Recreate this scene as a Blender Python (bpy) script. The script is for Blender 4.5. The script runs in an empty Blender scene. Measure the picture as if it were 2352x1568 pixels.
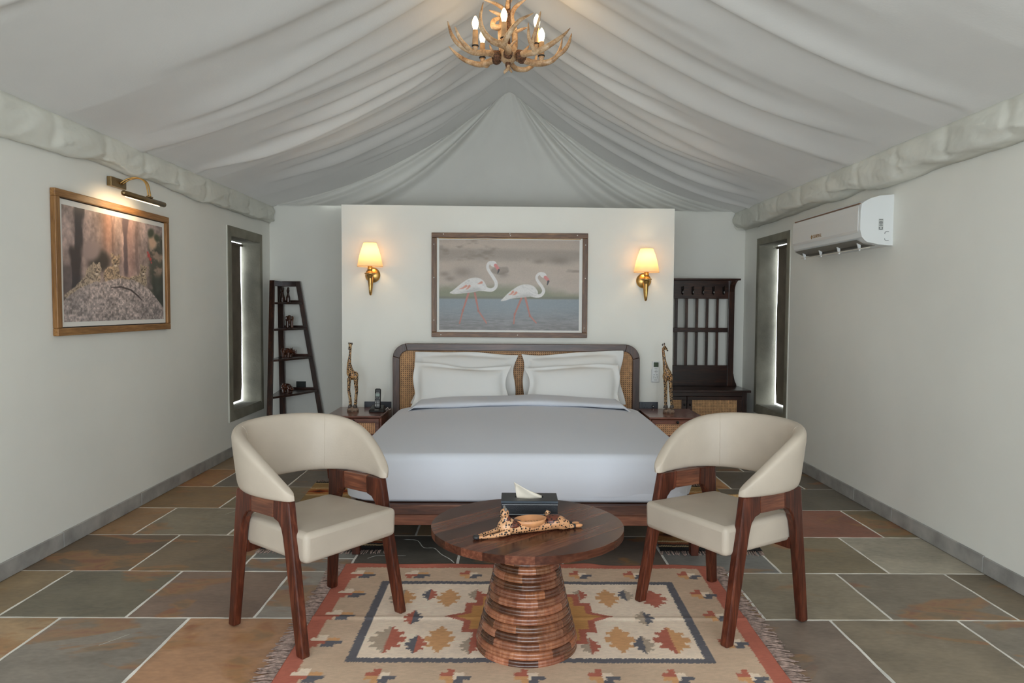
import bpy, bmesh, math, random
import numpy as np
from mathutils import Vector, Matrix

random.seed(7)
scene = bpy.context.scene
COL = scene.collection
R = math.radians

# ------------------------------------------------------------------ camera
cam_data = bpy.data.cameras.new('camera')
cam_data.sensor_width = 36.0
cam_data.lens = 36.0 * 1650.0 / 2352.0
cam_data.clip_start = 0.05
cam = bpy.data.objects.new('camera', cam_data)
COL.objects.link(cam)
_yaw, _pitch, _roll = R(0.293), R(2.705), R(0.33)
_fw = Vector((math.sin(_yaw)*math.cos(_pitch), math.cos(_yaw)*math.cos(_pitch), -math.sin(_pitch)))
_r0 = Vector((math.cos(_yaw), -math.sin(_yaw), 0)); _u0 = _r0.cross(_fw)
_r = _r0*math.cos(_roll) + _u0*math.sin(_roll); _u = _r.cross(_fw)
_m = Matrix((_r, _u, -_fw)).transposed().to_4x4()
_m.translation = Vector((0, 0, 1.35))
cam.matrix_world = _m
scene.camera = cam

# ------------------------------------------------------------------ world, daylight, exposure
world = bpy.data.worlds.new('World'); scene.world = world
world.use_nodes = True
_nt = world.node_tree; _nt.nodes.clear()
_o = _nt.nodes.new('ShaderNodeOutputWorld'); _b = _nt.nodes.new('ShaderNodeBackground')
_b.inputs['Color'].default_value = (0.84, 0.93, 1.0, 1)
_b.inputs['Strength'].default_value = 6.5
_nt.links.new(_b.outputs[0], _o.inputs[0])

# the open tent front behind the camera: a portal that guides the sky's light through the opening
_pl = bpy.data.lights.new('entrance_portal', 'AREA'); _pl.shape = 'RECTANGLE'
_pl.size = 4.3; _pl.size_y = 2.25; _pl.cycles.is_portal = True
_po = bpy.data.objects.new('entrance_portal', _pl); COL.objects.link(_po)
_po.location = (0, -1.62, 1.14); _po.rotation_euler = (R(90), 0, 0)

scene.view_settings.view_transform = 'Standard'
scene.view_settings.look = 'None'
scene.view_settings.gamma = 1.0
scene.view_settings.use_curve_mapping = False
scene.view_settings.exposure = 0.0
scene.cycles.max_bounces = 6; scene.cycles.diffuse_bounces = 4; scene.cycles.glossy_bounces = 2; scene.cycles.transmission_bounces = 4; scene.cycles.transparent_max_bounces = 6
scene.cycles.caustics_reflective = False; scene.cycles.caustics_refractive = False
scene.cycles.use_adaptive_sampling = True; scene.cycles.adaptive_threshold = 0.1; scene.cycles.adaptive_min_samples = 16
scene.cycles.sample_clamp_indirect = 4.0

# ------------------------------------------------------------------ helpers
def lin(c):
    return tuple((x/255/12.92) if x/255 <= 0.04045 else ((x/255+0.055)/1.055)**2.4 for x in c)

class MB:
    """collects geometry; build() links it as one mesh object"""
    def __init__(s): s.v = []; s.f = []
    def add(s, vs, fs):
        n = len(s.v); s.v += [tuple(v) for v in vs]; s.f += [tuple(i+n for i in f) for f in fs]; return s
    def box(s, x0, x1, y0, y1, z0, z1):
        return s.add([(x0,y0,z0),(x1,y0,z0),(x1,y1,z0),(x0,y1,z0),(x0,y0,z1),(x1,y0,z1),(x1,y1,z1),(x0,y1,z1)],
                     [(0,3,2,1),(4,5,6,7),(0,1,5,4),(1,2,6,5),(2,3,7,6),(3,0,4,7)])
    def hexa(s, lo, hi):
        """lo, hi: four corner points each, counter-clockwise from above"""
        return s.add(list(lo)+list(hi), [(0,3,2,1),(4,5,6,7),(0,1,5,4),(1,2,6,5),(2,3,7,6),(3,0,4,7)])
    def prism(s, poly, fn, t0, t1):
        """poly (u,v) extruded along w; fn(u,v,w)->xyz"""
        n = len(poly)
        vs = [fn(u,v,t0) for u,v in poly] + [fn(u,v,t1) for u,v in poly]
        fs = [tuple(range(n-1,-1,-1)), tuple(range(n,2*n))] + [(i,(i+1)%n,(i+1)%n+n,i+n) for i in range(n)]
        return s.add(vs, fs)
    def lathe(s, prof, n=32, c=(0,0,0), axis='z', caps=True, sx=1, sy=1):
        vs = []
        for r, z in prof:
            for k in range(n):
                a = 2*math.pi*k/n; p = (r*math.cos(a)*sx, r*math.sin(a)*sy, z)
                if axis == 'y': p = (p[0], -p[2], p[1])
                elif axis == 'x': p = (p[2], p[0], p[1])
                vs.append((p[0]+c[0], p[1]+c[1], p[2]+c[2]))
        fs = []
        for i in range(len(prof)-1):
            for k in range(n):
                fs.append((i*n+k, i*n+(k+1)%n, (i+1)*n+(k+1)%n, (i+1)*n+k))
        if caps:
            fs.append(tuple(range(n-1,-1,-1))); m = (len(prof)-1)*n; fs.append(tuple(range(m, m+n)))
        return s.add(vs, fs)
    def tube(s, pts, rad, n=10, flat=1.0):
        P = [Vector(p) for p in pts]
        if not hasattr(rad, '__len__'): rad = [rad]*len(P)
        T = []
        for i in range(len(P)):
            a = P[max(0,i-1)]; b = P[min(len(P)-1,i+1)]
            t = (b-a); T.append(t.normalized() if t.length > 1e-9 else Vector((0,0,1)))
        up = Vector((0,0,1)) if abs(T[0].z) < 0.9 else Vector((1,0,0))
        N = (up - T[0]*up.dot(T[0])).normalized()
        vs = []
        for i in range(len(P)):
            N = (N - T[i]*N.dot(T[i])).normalized(); Bn = T[i].cross(N)
            for k in range(n):
                a = 2*math.pi*k/n
                vs.append(P[i] + N*(rad[i]*math.cos(a)*flat) + Bn*(rad[i]*math.sin(a)))
        fs = []
        for i in range(len(P)-1):
            for k in range(n): fs.append((i*n+k, i*n+(k+1)%n, (i+1)*n+(k+1)%n, (i+1)*n+k))
        m = (len(P)-1)*n
        fs += [tuple(range(n-1,-1,-1)), tuple(range(m, m+n))]
        return s.add(vs, fs)
    def ell(s, c, r, nu=16, nv=10, rot=None):
        M = rot or Matrix.Identity(3); C = Vector(c); vs = []
        for j in range(1, nv):
            ph = math.pi*j/nv
            for k in range(nu):
                a = 2*math.pi*k/nu
                vs.append(C + M @ Vector((r[0]*math.sin(ph)*math.cos(a), r[1]*math.sin(ph)*math.sin(a), r[2]*math.cos(ph))))
        fs = []
        for j in range(nv-2):
            for k in range(nu): fs.append((j*nu+k, (j+1)*nu+k, (j+1)*nu+(k+1)%nu, j*nu+(k+1)%nu))
        top = len(vs); vs.append(C + M @ Vector((0,0,r[2]))); bot = len(vs); vs.append(C - M @ Vector((0,0,r[2])))
        for k in range(nu):
            fs.append((top, k, (k+1)%nu)); fs.append((bot, (nv-2)*nu+(k+1)%nu, (nv-2)*nu+k))
        return s.add(vs, fs)
    def grid(s, nu, nv, fn, closeu=False):
        vs = [fn(i/(nu if closeu else nu-1), j/(nv-1)) for j in range(nv) for i in range(nu)]
        fs = []
        for j in range(nv-1):
            for i in range(nu if closeu else nu-1):
                fs.append((j*nu+i, j*nu+(i+1)%nu, (j+1)*nu+(i+1)%nu, (j+1)*nu+i))
        return s.add(vs, fs)
    def mesh(s, name, smooth=False):
        me = bpy.data.meshes.new(name); me.from_pydata([tuple(v) for v in s.v], [], s.f)
        bm = bmesh.new(); bm.from_mesh(me)
        bmesh.ops.recalc_face_normals(bm, faces=bm.faces); bm.to_mesh(me); bm.free()
        if smooth: me.polygons.foreach_set('use_smooth', [True]*len(me.polygons))
        me.update(); return me
    def build(s, name, mat, parent=None, smooth=False, bevel=0, loc=None, rot=None, seg=2, angle=None):
        me = s.mesh(name, smooth)
        o = bpy.data.objects.new(name, me); COL.objects.link(o)
        if mat: me.materials.append(mat)
        if parent: o.parent = parent
        if loc: o.location = loc
        if rot: o.rotation_euler = rot
        if bevel:
            m = o.modifiers.new('bevel', 'BEVEL'); m.width = bevel; m.segments = seg; m.limit_method = 'ANGLE'
            m.angle_limit = R(35)
            m.harden_normals = False
        if angle:
            auto_smooth(me, angle)
        return o

def auto_smooth(me, deg):
    me.polygons.foreach_set('use_smooth', [True]*len(me.polygons))
    bm = bmesh.new(); bm.from_mesh(me)
    for e in bm.edges:
        if len(e.link_faces) == 2 and e.calc_face_angle(0) > R(deg): e.smooth = False
    bm.to_mesh(me); bm.free()

def tag(o, label=None, cat=None, group=None, kind=None):
    if label: o['label'] = label
    if cat: o['category'] = cat
    if group: o['group'] = group
    if kind: o['kind'] = kind
    return o
def thing(name, label, cat, loc=(0,0,0), rotz=0, group=None):
    o = bpy.data.objects.new(name, None); COL.objects.link(o)
    o.empty_display_size = 0.05
    o.location = loc; o.rotation_euler = (0,0,rotz)
    return tag(o, label, cat, group)
def struct_empty(name, loc=(0,0,0)):
    o = bpy.data.objects.new(name, None); COL.objects.link(o); o.location = loc; o['kind'] = 'structure'; return o
def struct(o): o['kind'] = 'structure'; return o
def dup(root, loc, rotz, label):
    def cp(o, par):
        c = o.copy(); COL.objects.link(c); c.parent = par
        for ch in list(o.children): cp(ch, c)
        return c
    r = cp(root, None); r.location = loc; r.rotation_euler = (0,0,rotz); r['label'] = label
    return r
def spline(pts, n):
    """Catmull-Rom through pts, n samples"""
    P = [np.array(p, float) for p in pts]; P = [2*P[0]-P[1]] + P + [2*P[-1]-P[-2]]
    out = []; m = len(P)-3
    for k in range(n):
        t = k/(n-1)*m; i = min(int(t), m-1); t -= i
        a,b,c,d = P[i:i+4]
        out.append(0.5*((2*b)+(c-a)*t+(2*a-5*b+4*c-d)*t*t+(3*b-a-3*c+d)*t**3))
    return out
def taper(n, stops):
    xs = np.linspace(0,1,n); return list(np.interp(xs, [s[0] for s in stops], [s[1] for s in stops]))

# ---- numpy value noise for printed pictures and cloth
def vnoise(x, y, seed=0):
    xi = np.floor(x).astype(np.int64); yi = np.floor(y).astype(np.int64); xf = x-xi; yf = y-yi
    def h(a, b):
        n = (a*374761393 + b*668265263 + seed*982451653) & 0x7fffffff
        n = ((n ^ (n >> 13))*1274126177) & 0x7fffffff
        return ((n ^ (n >> 16)) & 0xffff)/65535.0
    u = xf*xf*(3-2*xf); v = yf*yf*(3-2*yf)
    return (h(xi,yi)*(1-u)+h(xi+1,yi)*u)*(1-v) + (h(xi,yi+1)*(1-u)+h(xi+1,yi+1)*u)*v
def fbm(x, y, seed=0, oct=4):
    s = 0; a = 0.5; t = 0
    for k in range(oct):
        s = s + a*vnoise(x*2**k, y*2**k, seed+k); t += a; a *= 0.5
    return s/t
def sstep(a, b, x):
    t = np.clip((x-a)/(b-a), 0, 1); return t*t*(3-2*t)
def color_grid(name, nx, ny, pos, colr, mat, parent=None, thick=0):
    """a sheet with a flat print or weave in a colour attribute. pos(u,v)->(x,y,z) arrays, colr(u,v)->(n,3) sRGB 0-255"""
    u, v = np.meshgrid(np.linspace(0,1,nx), np.linspace(0,1,ny)); u = u.ravel(); v = v.ravel()
    X, Y, Z = pos(u, v); co = np.stack([X,Y,Z], 1)
    idx = np.arange(nx*ny).reshape(ny, nx)
    q = np.stack([idx[:-1,:-1], idx[:-1,1:], idx[1:,1:], idx[1:,:-1]], -1).reshape(-1, 4)
    me = bpy.data.meshes.new(name); me.vertices.add(len(co)); me.vertices.foreach_set('co', co.astype(np.float32).ravel())
    me.loops.add(q.size); me.loops.foreach_set('vertex_index', q.ravel().astype(np.int32))
    me.polygons.add(len(q)); me.polygons.foreach_set('loop_start', np.arange(0, q.size, 4, dtype=np.int32))
    me.polygons.foreach_set('use_smooth', [True]*len(q))
    me.update(calc_edges=True)
    c = np.asarray(colr(u, v), float)/255; l = np.where(c <= 0.04045, c/12.92, ((c+0.055)/1.055)**2.4)
    a = me.color_attributes.new('Print', 'FLOAT_COLOR', 'POINT')
    a.data.foreach_set('color', np.concatenate([l, np.ones((len(l),1))], 1).astype(np.float32).ravel())
    me.materials.append(mat)
    o = bpy.data.objects.new(name, me); COL.objects.link(o)
    if parent: o.parent = parent
    if thick:
        m = o.modifiers.new('thickness', 'SOLIDIFY'); m.thickness = thick; m.offset = -1
    return o
def blob(name, build_fn, mat, parent=None, voxel=0.004, smooth=4):
    """several closed shapes fused into one continuous skin"""
    mb = MB(); build_fn(mb); o = mb.build(name, mat, parent, smooth=True)
    m = o.modifiers.new('fuse', 'REMESH'); m.mode = 'VOXEL'; m.voxel_size = voxel; m.use_smooth_shade = True
    if smooth:
        m = o.modifiers.new('soften', 'SMOOTH'); m.iterations = smooth; m.factor = 0.5
    return o

# ------------------------------------------------------------------ materials
def new_mat(name):
    m = bpy.data.materials.new(name); m.use_nodes = True
    nt = m.node_tree; nt.nodes.clear()
    out = nt.nodes.new('ShaderNodeOutputMaterial'); p = nt.nodes.new('ShaderNodeBsdfPrincipled')
    nt.links.new(p.outputs[0], out.inputs[0])
    return m, nt, p, out
def N(nt, t, **kw):
    n = nt.nodes.new(t)
    for k, v in kw.items():
        if hasattr(n, k) and not k[0].isupper(): setattr(n, k, v)
        else: n.inputs[k.replace('_', ' ')].default_value = v
    return n
def ramp(nt, stops, interp='LINEAR'):
    r = nt.nodes.new('ShaderNodeValToRGB'); r.color_ramp.interpolation = interp
    e = r.color_ramp.elements
    while len(e) < len(stops): e.new(0.5)
    for i, (pp, c) in enumerate(stops):
        e[i].position = pp; e[i].color = (*(lin(c) if max(c) > 1 else c), 1)
    return r
def plain(name, c, rough=0.5, metal=0.0, spec=0.5, nscale=0, namt=0.06, bump=0, bscale=200, sheen=0):
    m, nt, p, out = new_mat(name)
    p.inputs['Base Color'].default_value = (*lin(c), 1); p.inputs['Roughness'].default_value = rough
    p.inputs['Metallic'].default_value = metal; p.inputs['Specular IOR Level'].default_value = spec
    if nscale:
        tc = N(nt, 'ShaderNodeTexCoord'); nz = N(nt, 'ShaderNodeTexNoise', Scale=nscale, Detail=4.0)
        nt.links.new(tc.outputs['Object'], nz.inputs['Vector'])
        lo = tuple(max(0, x*(1-namt)) for x in c); hi = tuple(min(255, x*(1+namt)) for x in c)
        r = ramp(nt, [(0.3, lo), (0.7, hi)]); nt.links.new(nz.outputs['Fac'], r.inputs[0])
        nt.links.new(r.outputs[0], p.inputs['Base Color'])
    if bump:
        tc = N(nt, 'ShaderNodeTexCoord'); nz = N(nt, 'ShaderNodeTexNoise', Scale=bscale, Detail=3.0)
        nt.links.new(tc.outputs['Object'], nz.inputs['Vector'])
        b = N(nt, 'ShaderNodeBump', Strength=bump, Distance=0.01)
        nt.links.new(nz.outputs['Fac'], b.inputs['Height']); nt.links.new(b.outputs[0], p.inputs['Normal'])
    if sheen: p.inputs['Sheen Weight'].default_value = sheen
    return m
def wood(name, dark, mid, light, axis='x', rough=0.32, scale=1.0, var=0.35, band=1.0, coat=0.0, fig=0.5, tint=False, spec=0.5):
    """grain stretched along axis; each object gets its own cut of the timber"""
    m, nt, p, out = new_mat(name)
    tc = N(nt, 'ShaderNodeTexCoord'); oi = N(nt, 'ShaderNodeObjectInfo')
    ad = N(nt, 'ShaderNodeVectorMath', operation='ADD'); cb = N(nt, 'ShaderNodeVectorMath', operation='SCALE')
    cx = N(nt, 'ShaderNodeCombineXYZ')
    m2 = N(nt, 'ShaderNodeMath', operation='MULTIPLY'); m2.inputs[1].default_value = 37.3
    nt.links.new(oi.outputs['Random'], m2.inputs[0])
    nt.links.new(m2.outputs[0], cx.inputs[0]); nt.links.new(m2.outputs[0], cx.inputs[1]); nt.links.new(m2.outputs[0], cx.inputs[2])
    nt.links.new(tc.outputs['Object'], ad.inputs[0]); nt.links.new(cx.outputs[0], ad.inputs[1])
    mp = N(nt, 'ShaderNodeMapping'); st = {'x': (0.09,1,1), 'y': (1,0.09,1), 'z': (1,1,0.09)}[axis]
    mp.inputs['Scale'].default_value = tuple(q*scale for q in st); nt.links.new(ad.outputs[0], mp.inputs['Vector'])
    n1 = N(nt, 'ShaderNodeTexNoise', Scale=14.0*band, Detail=3.0, Distortion=0.8); nt.links.new(mp.outputs[0], n1.inputs['Vector'])
    n2 = N(nt, 'ShaderNodeTexNoise', Scale=95.0, Detail=4.0, Distortion=0.3); nt.links.new(mp.outputs[0], n2.inputs['Vector'])
    mx = N(nt, 'ShaderNodeMix', data_type='FLOAT'); mx.inputs[0].default_value = 1-fig
    nt.links.new(n1.outputs['Fac'], mx.inputs[2]); nt.links.new(n2.outputs['Fac'], mx.inputs[3])
    r = ramp(nt, [(0.30, dark), (0.5, mid), (0.68, light)]); nt.links.new(mx.outputs[0], r.inputs[0])
    hv = N(nt, 'ShaderNodeHueSaturation'); mr = N(nt, 'ShaderNodeMapRange')
    mr.inputs['To Min'].default_value = 1-var; mr.inputs['To Max'].default_value = 1+var
    nt.links.new(oi.outputs['Random'], mr.inputs['Value']); nt.links.new(mr.outputs[0], hv.inputs['Value'])
    nt.links.new(r.outputs[0], hv.inputs['Color'])
    if tint:      # each stave keeps its own timber colour
        tm = N(nt, 'ShaderNodeMix', data_type='RGBA', blend_type='MULTIPLY'); tm.inputs[0].default_value = 1.0
        nt.links.new(hv.outputs[0], tm.inputs[6]); nt.links.new(oi.outputs['Color'], tm.inputs[7]); nt.links.new(tm.outputs[2], p.inputs['Base Color'])
    else: nt.links.new(hv.outputs[0], p.inputs['Base Color'])
    p.inputs['Roughness'].default_value = rough; p.inputs['Specular IOR Level'].default_value = spec
    if coat: p.inputs['Coat Weight'].default_value = coat; p.inputs['Coat Roughness'].default_value = 0.12
    b = N(nt, 'ShaderNodeBump', Strength=0.08, Distance=0.004); nt.links.new(n2.outputs['Fac'], b.inputs['Height'])
    nt.links.new(b.outputs[0], p.inputs['Normal'])
    return m
def attr_mat(name, rough=0.6, weave=0, spec=0.3):
    m, nt, p, out = new_mat(name)
    a = N(nt, 'ShaderNodeVertexColor', layer_name='Print')
    p.inputs['Roughness'].default_value = rough; p.inputs['Specular IOR Level'].default_value = spec
    if weave:
        tc = N(nt, 'ShaderNodeTexCoord'); nz = N(nt, 'ShaderNodeTexNoise', Scale=weave, Detail=2.0)
        mp = N(nt, 'ShaderNodeMapping'); mp.inputs['Scale'].default_value = (1, 2.2, 1)
        nt.links.new(tc.outputs['Object'], mp.inputs[0]); nt.links.new(mp.outputs[0], nz.inputs['Vector'])
        r = ramp(nt, [(0.3, (0.90,0.90,0.90)), (0.7, (1.0,1.0,1.0))]); nt.links.new(nz.outputs['Fac'], r.inputs[0])
        mx = N(nt, 'ShaderNodeMix', data_type='RGBA', blend_type='MULTIPLY'); mx.inputs[0].default_value = 1
        nt.links.new(a.outputs[0], mx.inputs[6]); nt.links.new(r.outputs[0], mx.inputs[7]); nt.links.new(mx.outputs[2], p.inputs['Base Color'])
        b = N(nt, 'ShaderNodeBump', Strength=0.2, Distance=0.003); nt.links.new(nz.outputs['Fac'], b.inputs['Height']); nt.links.new(b.outputs[0], p.inputs['Normal'])
    else: nt.links.new(a.outputs[0], p.inputs['Base Color'])
    return m
def cane(name, base, hole, pitch, axes='xz'):
    """woven cane: a lattice of small dark openings"""
    m, nt, p, out = new_mat(name)
    tc = N(nt, 'ShaderNodeTexCoord'); sp = N(nt, 'ShaderNodeSeparateXYZ'); nt.links.new(tc.outputs['Object'], sp.inputs[0])
    fr = []
    for ax in axes:
        a = N(nt, 'ShaderNodeMath', operation='MULTIPLY'); a.inputs[1].default_value = 2*math.pi/pitch
        nt.links.new(sp.outputs[ax.upper()], a.inputs[0])
        c = N(nt, 'ShaderNodeMath', operation='COSINE'); nt.links.new(a.outputs[0], c.inputs[0]); fr.append(c)
    s = N(nt, 'ShaderNodeMath', operation='ADD'); nt.links.new(fr[0].outputs[0], s.inputs[0]); nt.links.new(fr[1].outputs[0], s.inputs[1])
    mr = N(nt, 'ShaderNodeMapRange'); mr.inputs['From Min'].default_value = 0.75; mr.inputs['From Max'].default_value = 1.25
    nt.links.new(s.outputs[0], mr.inputs['Value'])
    nz = N(nt, 'ShaderNodeTexNoise', Scale=30.0, Detail=3.0); nt.links.new(tc.outputs['Object'], nz.inputs['Vector'])
    rb = ramp(nt, [(0.3, tuple(x*0.88 for x in base)), (0.7, tuple(min(255, x*1.1) for x in base))]); nt.links.new(nz.outputs['Fac'], rb.inputs[0])
    mx = N(nt, 'ShaderNodeMix', data_type='RGBA'); nt.links.new(mr.outputs[0], mx.inputs[0])
    nt.links.new(rb.outputs[0], mx.inputs[6]); mx.inputs[7].default_value = (*lin(hole), 1)
    nt.links.new(mx.outputs[2], p.inputs['Base Color']); p.inputs['Roughness'].default_value = 0.5
    b = N(nt, 'ShaderNodeBump', Strength=0.5, Distance=0.004); b.invert = True
    nt.links.new(mr.outputs[0], b.inputs['Height']); nt.links.new(b.outputs[0], p.inputs['Normal'])
    return m
def spots(name, base, spot, scale, thr, mode='F1', rnd=1.0, base2=None):
    m, nt, p, out = new_mat(name)
    tc = N(nt, 'ShaderNodeTexCoord')
    vo = N(nt, 'ShaderNodeTexVoronoi', Scale=scale, feature=mode); vo.inputs['Randomness'].default_value = rnd
    nt.links.new(tc.outputs['Object'], vo.inputs['Vector'])
    mr = N(nt, 'ShaderNodeMapRange'); mr.inputs['From Min'].default_value = thr-0.05; mr.inputs['From Max'].default_value = thr+0.05
    nt.links.new(vo.outputs['Distance'], mr.inputs['Value'])
    mx = N(nt, 'ShaderNodeMix', data_type='RGBA'); nt.links.new(mr.outputs[0], mx.inputs[0])
    c0, c1 = (spot, base) if mode == 'F1' else (base, spot)
    mx.inputs[6].default_value = (*lin(c0), 1); mx.inputs[7].default_value = (*lin(c1), 1)
    if base2:
        nz = N(nt, 'ShaderNodeTexNoise', Scale=12.0, Detail=2.0); nt.links.new(tc.outputs['Object'], nz.inputs['Vector'])
        rb = ramp(nt, [(0.45, base), (0.6, base2)]); nt.links.new(nz.outputs['Fac'], rb.inputs[0])
        nt.links.new(rb.outputs[0], mx.inputs[7 if mode == 'F1' else 6])
    nt.links.new(mx.outputs[2], p.inputs['Base Color']); p.inputs['Roughness'].default_value = 0.35
    return m
def emis(name, c, strength):
    m, nt, p, out = new_mat(name); nt.nodes.remove(p)
    e = N(nt, 'ShaderNodeEmission', Strength=strength); e.inputs['Color'].default_value = (*lin(c), 1)
    nt.links.new(e.outputs[0], out.inputs[0]); return m

M_wall = plain('white_plaster', (240,239,231), 0.85, nscale=1.3, namt=0.015, bump=0.04, bscale=40, spec=0.2)
M_roof = plain('tent_canvas', (210,208,203), 0.9, nscale=1.5, namt=0.02, bump=0.05, bscale=90, spec=0.1)
# daylight glows faintly through the canvas
def let_through(m, amount, tint):
    nt = m.node_tree; p = next(n for n in nt.nodes if n.type == 'BSDF_PRINCIPLED'); out = next(n for n in nt.nodes if n.type == 'OUTPUT_MATERIAL')
    t = N(nt, 'ShaderNodeBsdfTranslucent'); t.inputs['Color'].default_value = (*tint, 1); mx = N(nt, 'ShaderNodeMixShader'); mx.inputs[0].default_value = amount
    nt.links.new(p.outputs[0], mx.inputs[1]); nt.links.new(t.outputs[0], mx.inputs[2]); nt.links.new(mx.outputs[0], out.inputs[0])
let_through(M_roof, 0.013, (1.0, 0.96, 0.90))
M_gable = plain('gable_canvas', (208,207,200), 0.9, nscale=1.5, namt=0.02, bump=0.05, bscale=90, spec=0.1)
let_through(M_gable, 0.011, (1.0, 0.97, 0.92))
M_val = plain('valance_canvas', (226,226,216), 0.9, nscale=3, namt=0.03, bump=0.15, bscale=25, spec=0.1)
M_grey = plain('grey_stucco', (140,136,122), 0.85, nscale=4, namt=0.12, bump=0.2, bscale=60, spec=0.2)
M_skirt = plain('skirting_stone', (160,157,152), 0.65, nscale=7, namt=0.12, bump=0.15, bscale=50)
M_grout = plain('white_grout', (232,228,220), 0.9, nscale=9, namt=0.08)
M_white = plain('white_cotton', (220,223,231), 0.85, bump=0.05, bscale=14, spec=0.15)
M_pillow = plain('pillow_cotton', (230,229,226), 0.85, bump=0.06, bscale=16, spec=0.15)
M_leather = plain('cream_leather', (192,179,163), 0.48, nscale=3, namt=0.05, bump=0.05, bscale=120, spec=0.35)
M_black = plain('black_plastic', (22,22,23), 0.35)
M_brass = plain('antique_brass', (190,150,88), 0.3, metal=1.0, nscale=8, namt=0.15)
M_darkbrass = plain('dark_brass', (140,118,84), 0.35, metal=1.0, nscale=8, namt=0.15)
M_plast = plain('white_plastic', (232,234,233), 0.35)
M_knob = plain('black_knob', (14,13,13), 0.18)
W_chair = wood('chair_sheesham', (38,15,9), (76,35,22), (114,60,40), 'z', 0.32, 1.2, 0.2, coat=0.12, spec=0.35)
W_bedx = wood('bed_sheesham', (62,36,27), (98,60,44), (140,92,66), 'x', 0.32, 1.0, 0.22, coat=0.2)
W_bedz = wood('headboard_sheesham', (46,30,24), (66,44,35), (90,62,49), 'z', 0.35, 1.0, 0.12, coat=0.08)
W_night = wood('nightstand_sheesham', (72,34,24), (112,60,42), (140,82,58), 'x', 0.25, 1.0, 0.15, coat=0.4)
W_dark = wood('espresso_wood', (26,13,9), (46,24,17), (78,44,30), 'x', 0.28, 1.0, 0.15, coat=0.3)
W_darkz = wood('espresso_wood_upright', (28,14,9), (50,27,18), (88,50,32), 'z', 0.3, 1.0, 0.2, coat=0.3)
W_top = wood('tabletop_planks', (54,29,20), (88,50,36), (118,74,54), 'x', 0.24, 0.8, 0.08, band=0.7, coat=0.04, tint=True, spec=0.25)
W_block = wood('pedestal_blocks', (104,60,42), (140,88,62), (172,118,88), 'z', 0.22, 1.0, 0.1, coat=0.45, fig=0.6, tint=True)
W_oak = wood('oak_frame', (112,74,36), (150,106,58), (182,136,84), 'y', 0.45, 1.5, 0.08)
W_oakz = wood('oak_frame_upright', (112,74,36), (150,106,58), (182,136,84), 'z', 0.45, 1.5, 0.08)
W_walx = wood('walnut_frame', (70,45,28), (104,72,46), (140,102,66), 'x', 0.4, 1.5, 0.1)
W_walz = wood('walnut_frame_upright', (70,45,28), (104,72,46), (140,102,66), 'z', 0.4, 1.5, 0.1)
C_head = cane('headboard_cane', (190,142,92), (96,62,38), 0.0165)
C_night = cane('drawer_cane', (222,168,122), (110,66,42), 0.0155)
C_bench = cane('bench_cane', (206,160,110), (120,80,50), 0.0155)
A_print = attr_mat('printed_paper', 0.35, 0, 0.4)
A_rug = attr_mat('kilim_wool', 0.95, 260, 0.1)

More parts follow.
